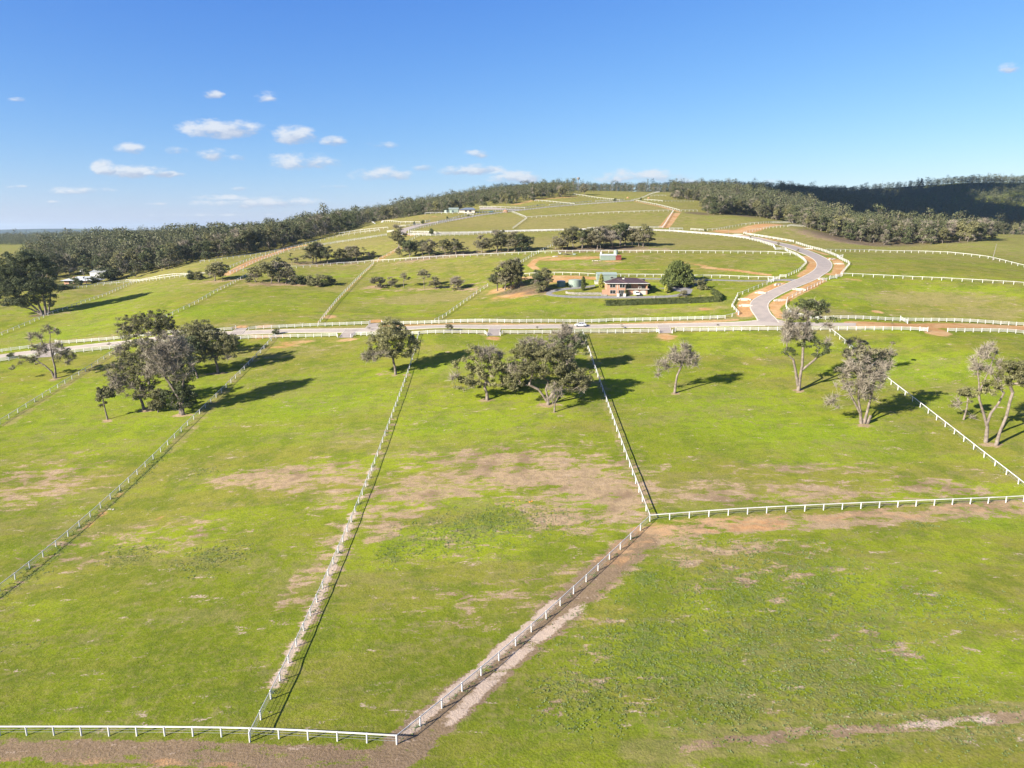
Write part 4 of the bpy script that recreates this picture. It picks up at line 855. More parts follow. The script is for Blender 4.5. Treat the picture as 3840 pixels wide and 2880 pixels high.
def make_heroes():
    hero('half_bare_tree', 'sparse two-trunk tree with flat-topped crown and bare limbs left of the first paddock fence', (205,1419),
         [(210,1245,34,13,'m'),(150,1265,24,14,'b'),(255,1345,36,28,'m'),(235,1310,26,20,'m'),(110,1352,34,20,'g'),(62,1382,15,9,'g'),(175,1320,26,22,'b'),(140,1310,20,14,'m'),(272,1325,20,14,'g')],
         [[(205,1419),(198,1395),(175,1372),(140,1348)],[(209,1419),(212,1380),(208,1345),(205,1290)]], GL, seed=1, rc=.8, per=44, dens=.8, rt=.05, r0=.38)
    hero('leafy_tree', 'broad flat-crowned leafy tree, topmost of the big left cluster by the road', (612,1340),
         [(520,1215,56,24,'g'),(600,1200,60,26,'g'),(560,1245,80,26,'g'),(630,1240,50,24,'g'),(490,1250,38,20,'m'),(640,1210,30,20,'g')],
         [[(612,1340),(608,1310),(600,1280)]], GL, seed=2, rc=1.05, per=60, dens=.9, r0=.4)
    hero('leafy_tree', 'leafy tree right of the big left cluster with a clear straight trunk', (818,1399),
         [(805,1285,75,40,'g'),(760,1235,45,26,'g'),(850,1300,50,36,'g'),(770,1330,55,30,'g'),(880,1285,28,26,'g'),(745,1270,45,30,'g'),(830,1340,50,22,'m'),(730,1300,40,25,'g')],
         [[(818,1399),(816,1372),(812,1350)]], GL, seed=3, rc=1.05, per=60, dens=.9, r0=.42)
    hero('leafy_tree', 'low spreading leafy tree on the left side of the big left cluster', (540,1535),
         [(470,1400,50,34,'m'),(540,1420,70,34,'g'),(500,1455,60,22,'m'),(560,1470,50,24,'g'),(460,1430,44,20,'m'),(590,1390,45,30,'g'),(520,1370,50,26,'g'),(520,1490,34,14,'m')],
         [[(540,1535),(536,1510),(528,1488),(545,1460)]], GL, seed=4, rc=.95, per=50, dens=.9, r0=.38)
    hero('bare_crowned_tree', 'tall grey-crowned tree with leaning pale trunk in the middle of the left cluster', (684,1556),
         [(620,1330,60,36,'b'),(690,1320,50,40,'b'),(640,1375,60,30,'b'),(700,1400,46,36,'m'),(590,1300,44,26,'m'),(660,1290,50,26,'m'),(720,1370,30,30,'m'),(610,1400,50,20,'b')],
         [[(684,1556),(680,1500),(655,1450),(625,1400)],[(688,1556),(690,1480),(705,1410)]], GL, 'bark', seed=5, rc=1.0, per=44, dens=1.1, rt=.045, r0=.45)
    hero('leafy_tree', 'dark dense leafy tree over the thick trunk at the front of the left cluster', (676,1552),
         [(685,1500,46,34,'g'),(640,1480,30,24,'g'),(710,1470,34,26,'g'),(690,1450,38,20,'g')], [[(676,1552),(676,1530)]], GD, seed=6, rc=.9, per=70, dens=1.2)
    hero('leafy_tree', 'leafy tree filling the left cluster between the flat-crowned one and the low spreading one', (560,1440),
         [(520,1310,60,34,'g'),(570,1330,50,30,'g'),(480,1330,40,26,'m'),(610,1350,40,30,'m'),(540,1360,60,26,'g')], None, GL, seed=41, rc=1.0, per=60, dens=1.0, r0=.36)
    hero('leafy_tree', 'leafy tree at the back of the left cluster touching the road fence', (760,1345),
         [(720,1260,50,28,'g'),(780,1245,40,24,'g'),(700,1300,44,24,'g'),(800,1275,34,24,'g')], None, GL, seed=42, rc=1.0, per=60, dens=1.0, r0=.36)
    hero('leafy_tree', 'dark leafy tree joining the round one to the widest tree', (1930,1455),
         [(1930,1390,44,34,'g'),(1915,1430,40,22,'g'),(1955,1420,36,28,'g')], None, GD, seed=43, rc=.95, per=60, dens=1.0, r0=.34)
    hero('small_leafy_tree', 'small lopsided tree standing alone at the left end of the cluster', (404,1573),
         [(405,1475,28,20,'g'),(392,1498,18,22,'g'),(425,1480,16,16,'g'),(388,1525,7,12,'g')], [[(404,1573),(400,1545),(396,1510),(395,1480)]], GL, 'bark', seed=7, rc=.7, per=60, dens=1.3, r0=.3)
    hero('round_bush', 'round dark green bush between two trunks of the left cluster', (594,1545), [(594,1503,30,36,'g'),(590,1520,28,22,'g'),(600,1485,20,18,'g')], [[(594,1545),(594,1530)]], GL, seed=8, rc=.8, per=70, dens=1.6, cat='bush')
    hero('leafy_tree', 'dark leafy tree half hidden behind the middle of the left cluster', (742,1418),
         [(715,1290,44,34,'g'),(730,1340,44,36,'g'),(690,1350,36,30,'g'),(655,1360,34,30,'g')], None, GD, seed=9, rc=1., per=60, dens=1.)
    hero('leafy_tree', 'lone full-crowned tree standing beside the second paddock fence', (1484,1404),
         [(1470,1290,76,52,'g'),(1430,1335,56,24,'m'),(1400,1328,36,14,'g'),(1475,1235,46,30,'g'),(1530,1290,42,36,'g'),(1560,1300,20,26,'g'),(1500,1330,50,20,'g'),(1430,1290,40,30,'g'),(1510,1250,34,26,'g'),(1390,1340,26,14,'m')],
         [[(1484,1404),(1482,1378),(1478,1362),(1474,1335)]], GL, seed=10, rc=1.05, per=70, dens=1.1, r0=.42)
    hero('leafy_tree', 'round leafy tree with pale twisting limbs, left of the widest tree', (1828,1500),
         [(1830,1365,62,40,'g'),(1775,1318,28,20,'g'),(1740,1365,32,24,'g'),(1710,1420,26,16,'m'),(1740,1440,40,22,'g'),(1860,1410,50,30,'g'),(1790,1400,46,26,'g'),(1830,1325,44,20,'b'),(1880,1360,30,28,'g'),(1780,1445,30,16,'g'),(1870,1440,30,16,'g')],
         [[(1828,1500),(1826,1475),(1818,1452),(1826,1425)]], GL, 'palebark', seed=11, rc=1.0, per=64, dens=1.0, rt=.05, r0=.45)
    hero('spreading_tree', 'widest spreading tree with thick pale trunk beside the third paddock fence', (2056,1518),
         [(2050,1370,90,50,'g'),(1965,1345,50,34,'g'),(1950,1400,36,30,'m'),(1990,1390,60,30,'g'),(2130,1400,60,32,'g'),(2175,1430,44,28,'g'),(2080,1330,60,28,'g'),(2150,1440,56,20,'m'),(1935,1440,28,20,'g'),(2110,1440,60,20,'g'),(2000,1320,44,24,'g'),(2190,1410,28,24,'g'),(2170,1455,36,14,'m')],
         [[(2056,1518),(2054,1490),(2046,1462),(2056,1430)],[(2050,1500),(2020,1462),(1985,1445)],[(2058,1495),(2090,1450),(2130,1435)]], GL, 'palebark', seed=12, rc=1.05, per=72, dens=1.1, rt=.05, r0=.6)
    hero('bare_crowned_tree', 'grey half-bare tree rising behind the widest tree up to the road fence', (2128,1400),
         [(2120,1250,28,26,'b'),(2100,1290,44,36,'m'),(2145,1290,48,30,'m'),(2170,1310,34,28,'g'),(2080,1320,50,26,'b'),(2120,1340,40,24,'b'),(2175,1280,26,22,'g'),(2122,1228,9,6,'g')],
         [[(2128,1400),(2126,1360),(2120,1320)]], GD, 'palebark', seed=13, rc=.85, per=48, dens=1.2, rt=.045, r0=.35)
    hero('bare_crowned_tree', 'pale wispy bare tree behind the left shoulder of the widest tree', (1998,1400), [(2000,1290,44,18,'b'),(1965,1300,26,12,'m'),(2020,1320,40,26,'b')], None, GL, 'palebark', seed=31, rc=.8, per=40, dens=.9, rt=.04)
    hero('dead_tree', 'small bare dead tree in front of the widest tree', (2079,1545),
         [(2082,1470,26,28,'b'),(2098,1490,20,12,'b'),(2070,1500,12,10,'b')], [[(2079,1545),(2080,1510),(2079,1480),(2077,1440)],[(2080,1510),(2095,1485),(2100,1460)]], GL, 'palebark', seed=14, rc=.8, dens=.4, rt=.03, r0=.3)
    hero('bare_tree', 'lone leafless grey tree standing in open grass', (2530,1474),
         [(2560,1335,44,32,'b'),(2520,1360,44,28,'b'),(2575,1350,34,24,'b'),(2480,1385,28,18,'b'),(2590,1370,20,14,'b'),(2565,1305,20,14,'b'),(2466,1410,10,12,'b')],
         [[(2530,1474),(2532,1440),(2536,1410),(2550,1375),(2560,1340)]], GL, 'palebark', seed=15, rc=.95, dens=.75, rt=.055, r0=.45)
    hero('forked_tree', 'tall forked gum with grey wispy top and dark lower clumps, before the road bend', (2994,1464),
         [(2985,1150,36,20,'g'),(3025,1160,40,22,'m'),(3060,1170,34,20,'m'),(2965,1190,50,20,'b'),(3010,1200,44,18,'m'),(3095,1208,18,9,'g'),(2940,1270,40,34,'b'),(2975,1260,46,36,'b'),(3020,1290,36,22,'g'),(2955,1325,24,22,'g'),(3070,1320,32,26,'g'),(3080,1290,22,18,'b'),(3035,1258,16,12,'g'),(3000,1235,30,20,'b'),(2940,1230,26,18,'b'),(3070,1230,20,12,'b')],
         [[(2994,1464),(2996,1420),(3000,1370),(2998,1310),(3002,1250),(3008,1190)],[(2990,1440),(2978,1395),(2965,1350)],[(3003,1385),(3035,1360),(3062,1335)]], GD, 'palebark', seed=16, rc=.9, per=56, dens=.95, rt=.042, r0=.55)
    hero('multi_stemmed_tree', 'grey multi-stemmed gum with forked pale trunks beside the last paddock fence', (3236,1588),
         [(3200,1370,52,34,'m'),(3260,1345,44,24,'g'),(3180,1400,46,34,'b'),(3240,1420,52,40,'b'),(3290,1390,34,30,'b'),(3270,1440,36,30,'m'),(3200,1460,50,30,'b'),(3120,1400,30,16,'m'),(3112,1505,28,28,'m'),(3150,1340,20,10,'g'),(3300,1335,30,10,'g'),(3215,1330,40,24,'g'),(3310,1375,22,14,'b'),(3250,1480,34,24,'m'),(3150,1450,30,20,'b')],
         [[(3230,1588),(3222,1545),(3210,1500),(3205,1440)],[(3240,1588),(3248,1540),(3256,1480),(3262,1420)],[(3250,1592),(3262,1558)],[(3224,1550),(3190,1500),(3165,1460)]], GG, 'palebark', seed=17, rc=.95, per=40, dens=.9, rt=.045, r0=.48)
    hero('half_bare_tree', 'half-bare tree behind the last paddock fence above the multi-stemmed gum', (3230,1405),
         [(3195,1290,26,16,'b'),(3210,1320,34,20,'m'),(3235,1300,20,16,'g'),(3180,1330,30,16,'m'),(3330,1290,8,6,'g'),(3320,1330,24,14,'b')], [[(3230,1405),(3220,1360),(3202,1325)],[(3228,1390),(3290,1350),(3325,1310)]], GG, 'palebark', seed=18, rc=.7, per=40, dens=.8, rt=.04, r0=.32)
    hero('umbrella_tree', 'umbrella-shaped leafy gum on a slender S-curved trunk at the right edge', (3735,1669),
         [(3760,1385,46,22,'g'),(3730,1405,30,18,'g'),(3800,1400,40,30,'g'),(3830,1430,34,26,'g'),(3780,1430,36,18,'g'),(3845,1455,24,14,'g'),(3800,1370,24,10,'g')],
         [[(3735,1669),(3742,1620),(3758,1560),(3762,1510),(3768,1475),(3752,1445)]], GL, 'palebark', seed=19, rc=.85, per=70, dens=1.4, rt=.05, r0=.42)
    hero('half_bare_tree', 'gum with peeling orange trunk leaning left below a dead pale top', (3697,1658),
         [(3680,1460,34,28,'g'),(3650,1470,26,18,'g'),(3700,1440,24,18,'m'),(3640,1345,28,26,'b'),(3670,1320,28,24,'b'),(3610,1380,24,24,'b'),(3690,1380,20,24,'b'),(3655,1400,30,20,'b')],
         [[(3697,1658),(3694,1600),(3668,1540),(3650,1500),(3640,1440),(3625,1380)],[(3690,1590),(3700,1550),(3722,1515),(3738,1475)],[(3645,1470),(3665,1410),(3680,1350)]], GL, 'palebark', seed=20, rc=.8, per=54, dens=.9, rt=.045, r0=.5)
    hero('half_bare_tree', 'smaller gum with rounded leafy clump behind the leaning peeling gum', (3613,1574),
         [(3605,1480,30,20,'g'),(3580,1520,18,16,'m'),(3645,1565+10,12,12,'m'),(3625,1495,20,14,'g')], [[(3613,1574),(3620,1530),(3618,1495)]], GL, 'palebark', seed=21, rc=.75, per=56, dens=1.1, rt=.045, r0=.4)
    hero('giant_fig_like_tree'.replace('giant_fig_like', 'large_dark'), 'large dark green tree with fanned trunks at the left edge, long shadow beside it', (165,1181),
         [(120,1000,80,40,'g'),(60,1050,60,50,'g'),(170,1040,60,50,'g'),(110,1080,80,40,'g'),(40,1110,40,30,'g'),(200,1090,30,24,'g'),(60,1140,50,16,'g'),(195,1140,16,16,'g'),(150,990,50,30,'g'),(30,1000+40,34,30,'g'),(170,1110,40,30,'g'),(100,1130,50,20,'g')],
         [[(160,1181),(135,1155),(100,1125),(70,1100)],[(160,1181),(150,1140),(125,1090)],[(174,1181),(173,1120),(165,1060)],[(182,1178),(192,1140),(200,1110)],[(158,1180),(120,1160),(60,1142)]], GD, 'bark', seed=22, rc=1.4, leaf=1.25, per=80, dens=1.25, rt=.05, r0=.5)

# ---- medium trees: a few built kinds, copied
def sp_tree(rng, H, W, kind, z0=None):
    """standard gum: H tall, W wide"""
    lobes = []; nl = {'gum': 8, 'wide': 10, 'tall': 8, 'bare': 7, 'bush': 6, 'slim': 6}[kind]
    z0 = {'gum': .22, 'wide': .22, 'tall': .26, 'bare': .3, 'bush': .03, 'slim': .34}[kind] if z0 is None else z0
    for i in range(nl):
        a = rng.uniform(0, 2*math.pi); r = W/2*rng.uniform(.25, .68)*(1 if i else 0); z = H*(z0+(1-z0)*rng.uniform(.12, .8) if i else .85)
        q = W*rng.uniform(.22, .32); f = {'bush': 1.0, 'tall': .95}.get(kind, .72)
        lobes.append((r*math.cos(a), r*math.sin(a), min(z, H-q*f), q, q, q*f, 'b' if kind == 'bare' else ('m' if rng.random() < .18 and kind != 'bush' else 'g')))
    lean = rng.uniform(-.06, .06, 2)*H
    stems = [[(0, 0, -.3), (lean[0]*.4, lean[1]*.4, H*z0*.5), (lean[0], lean[1], H*(z0+.06))]]
    if kind in ('wide', 'gum') and rng.random() < .6: stems.append([(.2, 0, -.3), (-lean[0]*1.2, W*.04, H*z0*.6), (-lean[0]*3, W*.08, H*(z0+.05))])
    return stems, lobes
KINDS = {}
def make_kinds():
    for nm, kind, H, W, lm, bark, kw in [
        ('gum_a', 'gum', 11, 9, GL, 'bark', {}), ('gum_b', 'gum', 11, 8, GF, 'bark', {}), ('gum_c', 'gum', 12, 9, GG, 'palebark', {}), ('wide_a', 'wide', 10, 12, GL, 'bark', {}), ('wide_b', 'wide', 10, 11, GD, 'bark', {}),
        ('tall_a', 'tall', 15, 8, GL, 'palebark', {}), ('tall_b', 'tall', 15, 9, GF, 'bark', {}), ('slim_a', 'slim', 10, 5.5, GG, 'palebark', {}), ('slim_b', 'slim', 10, 5, GL, 'bark', {}),
        ('bare_a', 'bare', 11, 8, GG, 'palebark', {}), ('bush_a', 'bush', 5, 6, GL, 'bark', {}), ('bush_b', 'bush', 5, 6, GD, 'bark', {}), ('bush_c', 'bush', 5, 6, GG, 'bark', {})]:
        rng = np.random.default_rng(abs(sum(map(ord, nm)))*7); st, lb = sp_tree(rng, H, W, kind)
        KINDS[nm] = (tree_parts(rng, st, lb, (.82), .95, 60, 1.9, .045, .20, (M[bark], lm), **kw), H, W)
        vv = np.concatenate([np.array([v.co[:] for v in me.vertices]) for k_, me in KINDS[nm][0].items() if k_ != 'trunk'])
        KINDS[nm] = (KINDS[nm][0], float(np.percentile(vv[:, 2], 99.5)), 1.75*float(np.percentile(np.hypot(vv[:, 0], vv[:, 1]), 93)))
def mid(kind, base, top, w, label, group=None, name=None, rz=None, cat=None):
    ps, H, W = KINDS[kind]; p = G(*base); m = mpp(p); h = (base[1]-top)*m*1.02; ww = w*m; rng = random.Random(int(base[0]*7+base[1]))
    nm = name or {'bus': 'bush', 'bar': 'bare_tree'}.get(kind[:3], 'gum_tree')
    return place_tree(nm, ps, p, label, cat or ('bush' if kind.startswith('bush') else 'tree'), group, rng.uniform(0, 6.28) if rz is None else rz, (ww/W, ww/W, h/H))
def make_mids():
    gA = 'trees by the hillside fence crossroads'
    mid('bush_b', (712,1050), 1016, 34, 'dense rounded bush at the left end of the fence crossroads trees', gA)
    mid('bush_a', (745,1050), 1018, 40, 'rounded bush joined to the left of the brown-crowned crossroads tree', gA)
    mid('wide_a', (806,1054), 988, 76, 'brown-crowned broad tree below the white rails left of the orange track', gA)
    mid('slim_b', (834,1054), 984, 34, 'thin flat-topped tree just right of the brown-crowned broad tree', gA)
    mid('gum_a', (959,1058), 1000, 58, 'open-crowned tree between the orange track foot and the bushy row', gA)
    mid('bush_c', (934,1058), 1042, 24, 'low round bush at the crossroads beside a wire fence end', gA)
    mid('wide_a', (1018,1062), 984, 80, 'widest leafy tree of the row left of the clipped-looking bushes', gA)
    mid('gum_b', (1046,1059), 968, 62, 'tallest tree of the row left of the rounded bushes', gA)
    mid('gum_c', (1072,1064), 988, 56, 'greyish tree at the right end of the tall trees before the bushes', gA)
    gB = 'rounded bushes in a row left of the driveway fence'
    for i, (x, y, t, w, k, lab) in enumerate([(1103,1066,1032,36,'bush_c','smallest rounded bush at the left end of the low row'),(1135,1067,1034,46,'bush_b','second rounded bush of the low row'),(1163,1069,1033,46,'bush_a','third rounded bush of the low row'),
                                              (1201,1074,1030,60,'bush_a','largest rounded bush near the right end of the low row'),(1233,1070,1034,44,'bush_b','last rounded bush of the low row, nearest the fence')]):
        mid(k, (x, y), t, w, lab, gB)
    gC = 'trees in the left hillside row under the hill fences'
    for x, y, t, w, k, lab in [(1095,993,950,26,'slim_b','thin isolated tree at the left end of the left hillside row'),(1112,985,966,18,'bush_c','small shrub beside the thin left-end tree of the hillside row'),(1172,990,918,62,'gum_a','leaning broad tree first in the left hillside row'),
                               (1186,988,910,52,'tall_b','tall dark tree with bushy top in the left hillside row'),(1203,986,926,44,'wide_b','dark tree right of the tallest in the left hillside row'),(1229,989,926,52,'gum_b','bushy-topped tree ending the first clump of the left hillside row'),
                               (1262,984,948,24,'slim_a','small grey tree in the gap of the left hillside row'),(1279,983,934,52,'gum_a','dark rounded tree starting the second clump of the hillside row'),(1320,979,926,46,'wide_a','leaning flat-topped tree in the second clump of the hillside row'),
                               (1336,980,925,40,'gum_c','grey-trunked tree in the second clump of the hillside row'),(1364,973,928,32,'slim_b','narrow tree near the right end of the hillside row'),(1383,969,944,16,'bare_a','tiny bare tree near the fence end of the hillside row'),
                               (1400,966,942,20,'gum_b','small tree nearest the climbing fence in the hillside row'),(1416,965,956,16,'bush_b','low shrub touching the climbing fence of the hillside row')]:
        mid(k, (x, y), t, w, lab, gC)
    gD = 'trees in the middle hillside row'
    for x, y, t, w, k, lab in [(1494,930,846,52,'tall_a','tall pale gum overlapping the upper road junction'),(1511,936,893,34,'gum_b','dark tree at the foot of the tall pale gum'),(1536,967,905,48,'wide_b','dark dense tree by the wire fence below the tall pale gum'),(1497,965,930,24,'gum_a','small tree left of the wire fence below the tall pale gum'),
                               (1561,960,904,34,'gum_a','first tree of the middle hillside row right of the dark dense one'),(1585,961,903,38,'gum_b','second tree of the middle hillside row'),(1611,962,900,46,'gum_c','widest tree left of centre in the middle hillside row'),(1630,958,908,34,'slim_a','slim tree at the centre of the middle hillside row'),
                               (1672,957,898,50,'gum_a','round-topped tree right of centre in the middle hillside row'),(1709,958,898,50,'gum_b','broad tree second from the right of the middle hillside row'),(1737,957,908,34,'slim_b','pale-leaved last tree of the middle hillside row'),(1690,953,912,28,'slim_a','thin tree between two broader ones in the middle hillside row')]:
        mid(k, (x, y), t, w, lab, gD)
    gE = 'trees in the clump left of the central grove'
    for x, y, t, w, k, lab in [(1789,950,902,32,'slim_a','small left-end tree of the clump left of the central grove'),(1806,948,884,48,'gum_c','grey open tree of the clump left of the central grove'),(1833,945,900,36,'gum_a','low tree in the middle of the clump left of the central grove'),(1862,947,866,58,'tall_a','tallest tree of the clump left of the central grove'),
                               (1880,944,866,50,'gum_b','dark-topped tree at the right shoulder of that clump'),(1905,944,880,50,'gum_a','full tree right of centre in the clump left of the central grove'),(1929,945,872,60,'gum_c','grey tree near the right end of the clump left of the central grove'),(1957,945,880,58,'wide_b','darkest tree at the right end of the clump left of the central grove'),(1981,938,893,38,'bare_a','wispy bare tree at the right tip of that clump')]:
        mid(k, (x, y), t, w, lab, gE)
    gF = 'trees of the central grove under the hill road'
    for x, y, t, w, k, lab in [(2084,934,888,44,'gum_c','leftmost low grey tree of the central grove'),(2111,937,888,60,'gum_c','pale grey tree at the left front of the central grove'),(2126,935,860,58,'gum_a','high tree behind the left front of the central grove'),(2150,927,852,52,'tall_b','tall dark tree at the left of the central grove'),
                               (2183,935,862,50,'gum_b','thin-trunked dark tree left of centre in the central grove'),(2204,932,860,50,'gum_a','mid-height tree left of the twisted-trunk one in the grove'),(2240,937,856,66,'gum_c','twisted-trunk tree at the front centre of the central grove'),(2261,927,850,52,'tall_b','tall tree behind the twisted-trunk one in the grove'),
                               (2293,934,866,48,'bare_a','bare grey-pink tree at the front of the central grove'),(2324,922,840,64,'wide_b','tallest bushy tree on the crest of the central grove'),(2345,921,846,60,'gum_a','full green tree right of the grove crest'),(2371,923,858,44,'tall_a','slender tree in the right half of the central grove'),
                               (2395,924,864,54,'gum_c','grey front tree at the right of the central grove'),(2412,925,845,56,'gum_a','umbrella-topped tree at the right end of the central grove'),(2430,920,872,44,'gum_b','lowest right-end tree of the central grove'),(2275,922,850,60,'wide_a','broad crown in the back middle of the central grove'),(2220,922,858,56,'gum_b','dark crown at the back left of the central grove')]:
        mid(k, (x, y), t, w, lab, gF)
    gG = 'six small paddock trees in a loose row'
    for x, y, t, w, k, lab in [(1420,1078,1040,54,'bush_c','low spreading shrubby tree, first of the six in the middle paddock'),(1466,1078,1040,40,'gum_c','small leaning shrubby tree, second of the six in the middle paddock'),(1515,1080,1024,38,'slim_a','slim upright tree, third of the six in the middle paddock'),
                               (1591,1081,1012,44,'slim_a','tallest thin-trunked tree of the six in the middle paddock'),(1632,1083,1040,44,'gum_c','rounded brownish tree, fifth of the six in the middle paddock'),(1713,1086,1036,42,'bare_a','half-bare tree at the right end of the six in the middle paddock')]:
        mid(k, (x, y), t, w, lab, gG)
    mid('bush_c', (1716,1086), 1050, 34, 'grey leafy lower growth around the half-bare end tree', gG)
    gH = 'trees left of the brick house'
    for x, y, t, w, k, lab in [(1865,1091,1005,52,'gum_b','leaning left-hand tree of the group left of the brick house'),(1893,1088,984,72,'gum_c','widest grey tree of the group left of the brick house'),(1915,1087,976,66,'wide_a','high-crowned tree of the group left of the brick house'),(1942,1076,972,50,'gum_a','back tree with a tuft above the rail left of the house'),
                               (1968,1060,1032,24,'slim_b','small tree in the gap between the two clumps left of the house'),(2016,1092,1016,58,'gum_b','tree with twin trunks beside the dark green tank'),(2046,1090,1008,60,'gum_a','taller round tree nearest the dark green tank'),(2028,1094,1060,34,'bush_a','scrubby growth under the twin-trunk tree by the tank')]:
        mid(k, (x, y), t, w, lab, gH)
    # saplings along the road
    gS = 'young trees planted along the road verges'
    for x, y, t, w, k, lab in [(1036,1254,1232,24,'bush_b','dark round young bush on the verge left of the driveways'),(1686,1241,1214,26,'bush_c','grey-green young bush on the verge right of the lone full tree'),(2015,1237,1224,12,'slim_a','tiny sapling on the verge left of the white car'),(2333,1232,1215,14,'slim_b','small sapling on the verge right of the white car'),
                               (3345,1220,1208,11,'slim_b','tiny sapling on the orange track verge'),(410,1300,1281,14,'slim_b','slender sapling before the far left road fence'),(45,1342,1322,26,'bush_b','dark bush on the verge at the far left'),(1384,1238,1227,12,'slim_a','dry tiny sapling by the twin driveways'),
                               (1616,879,858,20,'bush_b','dark round tree on the verge of the upper road'),(1555,844,831,12,'bush_b','left small bush of the pair above the upper junction'),(1585,839,826,13,'bush_b','right small bush of the pair above the upper junction'),(1678,820,811,9,'bush_b','little bush by the hill road below the farm sheds'),
                               (1757,812,805,8,'bush_b','little bush by the fence end below the farm sheds'),(2306,755,744,13,'bush_b','dark bush by the summit gate'),(2813,894,886,8,'bush_b','tiny bush on the verge of the curving hill road'),(2919,920,909,10,'bush_c','tiny bush on the verge at the top of the S-bend'),(2991,944,934,11,'bush_c','small bush on the inner verge of the S-bend'),
                               (2692,1221,1215,8,'bush_c','flat dry shrub on the verge below the hedge end'),(2645,868,860,8,'bush_b','little bush by the bare orange clearing'),(2404,752,742,9,'bush_b','bush beside the dirt heap at the summit'),(1900,796,789,8,'bush_b','bush on the verge near the V corner'),(2016,772,767,7,'bush_b','bush near the hill road summit fence')]:
        mid(k, (x, y), t, w, lab, gS, name='sapling', cat='sapling')
    mid('gum_c', (2191,731), 692, 32, 'grey roundish tree alone on the summit grass'); mid('gum_b', (2224,720), 701, 18, 'small dark tree alone on the summit grass')
    # garden
    mid('bush_c', (2560,1112), 1089, 34, 'thin pale garden shrub beside the drive'); mid('bush_a', (2627,1087), 1048, 44, 'ball-shaped olive shrub beside the parking area'); mid('bush_b', (2515,1091), 1064, 32, 'round shrub beside the small golden conifer')
    mid('bush_b', (2350,1108), 1086, 22, 'green shrub beside the house front door'); mid('bush_b', (2433,1085), 1064, 18, 'dark shrub at the right corner of the brick house'); mid('slim_b', (2625,1119), 1107, 14, 'small low garden shrub inside the hedge end')
    gI = 'bushes round the white farmhouse'
    mid('bush_b', (412,1050), 1006, 86, 'dark rounded tree beside the tall white shed', gI); mid('bush_b', (285,1071), 1042, 40, 'dark bush in front of the white farmhouse', gI); mid('bush_b', (350,1062), 1040, 40, 'dark bush right of the power pole by the farmhouse', gI); mid('bush_b', (240,1086), 1066, 80, 'low dark scrub below the white farmhouse', gI)
    mid('gum_c', (3050,858), 800, 30, 'bare-stemmed tree at the end of the upper right fence')

# ---- clipped and conical garden trees
def conifer(label, base, top, w, lm, group=None, name='columnar_conifer'):
    p = G(*base); m = mpp(p); h = (base[1]-top)*m*1.02; r = w*m/2; rng = np.random.default_rng(int(base[0]))
    n = 70; z = rng.random(n)**.8*h*.94+.2; rr = r*np.clip(np.sin(np.clip((z/h)**.75, 0, 1)*math.pi*.93+.12), .12, 1)*.72; a = rng.random(n)*6.28
    C = np.stack([rr*np.cos(a), rr*np.sin(a), z], 1); R = np.full(n, r*.42)
    V, Q = leaf_quads(rng, C, R, 46, .17, 1.5)
    tr = MB().lathe([(.16, -.2), (.12, h*.5), (.04, h*.9)], 7).mesh('trunk', M['bark'])
    return place_tree(name, {'trunk': tr, 'crown': mesh_np('crown', V, Q, lm)}, p, label, 'tree', group)
def make_garden():
    conifer('narrow olive conifer in front of the pale round tank', (2187,1089), 1039, 19, GC, name='columnar_conifer')
    conifer('yellow-green conifer in front of the green shed', (2254,1078), 1031, 21, GY)
    conifer('small golden conifer beside the round shrub', (2497,1100), 1071, 13, GY)
    # big round cypress
    p = G(2541,1070); m = mpp(p); rng = np.random.default_rng(5); W, H = 61*m, 96*m
    n = 420; d = unit(rng, n); d[:, 2] = np.abs(d[:, 2])*1.15-.12; d /= np.linalg.norm(d, axis=1)[:, None]
    zz = d[:, 2]*.86+.14; C = d*np.array([W*.92, W*.85, H*.84])*(.74+.26*rng.random((n, 1))); C[:, 2] = np.clip(C[:, 2]+H*.11, .7, None)
    f = 1+.13*np.sin(np.arctan2(C[:, 1], C[:, 0])*9+C[:, 2]*.7); C[:, :2] *= f[:, None]
    V, Q = leaf_quads(rng, C, rng.uniform(.5, 1.05, n), 72, .30, 1.1)
    tr = MB().lathe([(.7, -.3), (.5, H*.4), (.1, H*.8)], 9).mesh('trunk', M['bark'])
    place_tree('round_cypress', {'trunk': tr, 'crown': mesh_np('crown', V, Q, GC)}, p, 'huge rounded dark green cypress right of the brick house')
    # clipped hedge
    line = [G(*q) for q in ((2272,1146),(2420,1141),(2560,1137),(2698,1131),(2696,1118),(2672,1102))]
    P = resamp(line, .5)[:, :2]; rng = np.random.default_rng(9); c = P[0]; z0 = h1(*c); Z = hgt(P[:, 0], P[:, 1])-z0
    hd = [];
    for q, z in zip(P, Z):
        k = 34; a = rng.uniform(-1, 1, (k, 3)); ax = rng.integers(0, 3, k); a[np.arange(k), ax] = np.sign(a[np.arange(k), ax]); a[:, 2] = np.where(ax == 2, 1, a[:, 2])
        hd.append(np.c_[q[0]-c[0]+a[:, 0]*.75, q[1]-c[1]+a[:, 1]*.75, z+1.05+a[:, 2]*1.0+rng.normal(0, .07, k)])
    C = np.concatenate(hd); V, Q = leaf_quads(rng, C, np.full(len(C), .22), 6, .16, 1)
    o = empty('hedge', (c[0], c[1], z0)); tag(o, 'long clipped green hedge along the lawn below the brick house', 'hedge')
    link('foliage', mesh_np('foliage', V, Q, GC), o)
    mb = MB()
    W_ = [Vector((q[0]-c[0], q[1]-c[1], z+.95)) for q, z in zip(P[::4], Z[::4])]
    for a, b in zip(W_[:-1], W_[1:]): mb.bar(a, b, 1.15, 1.9)
    mb.build('core', GD, o)

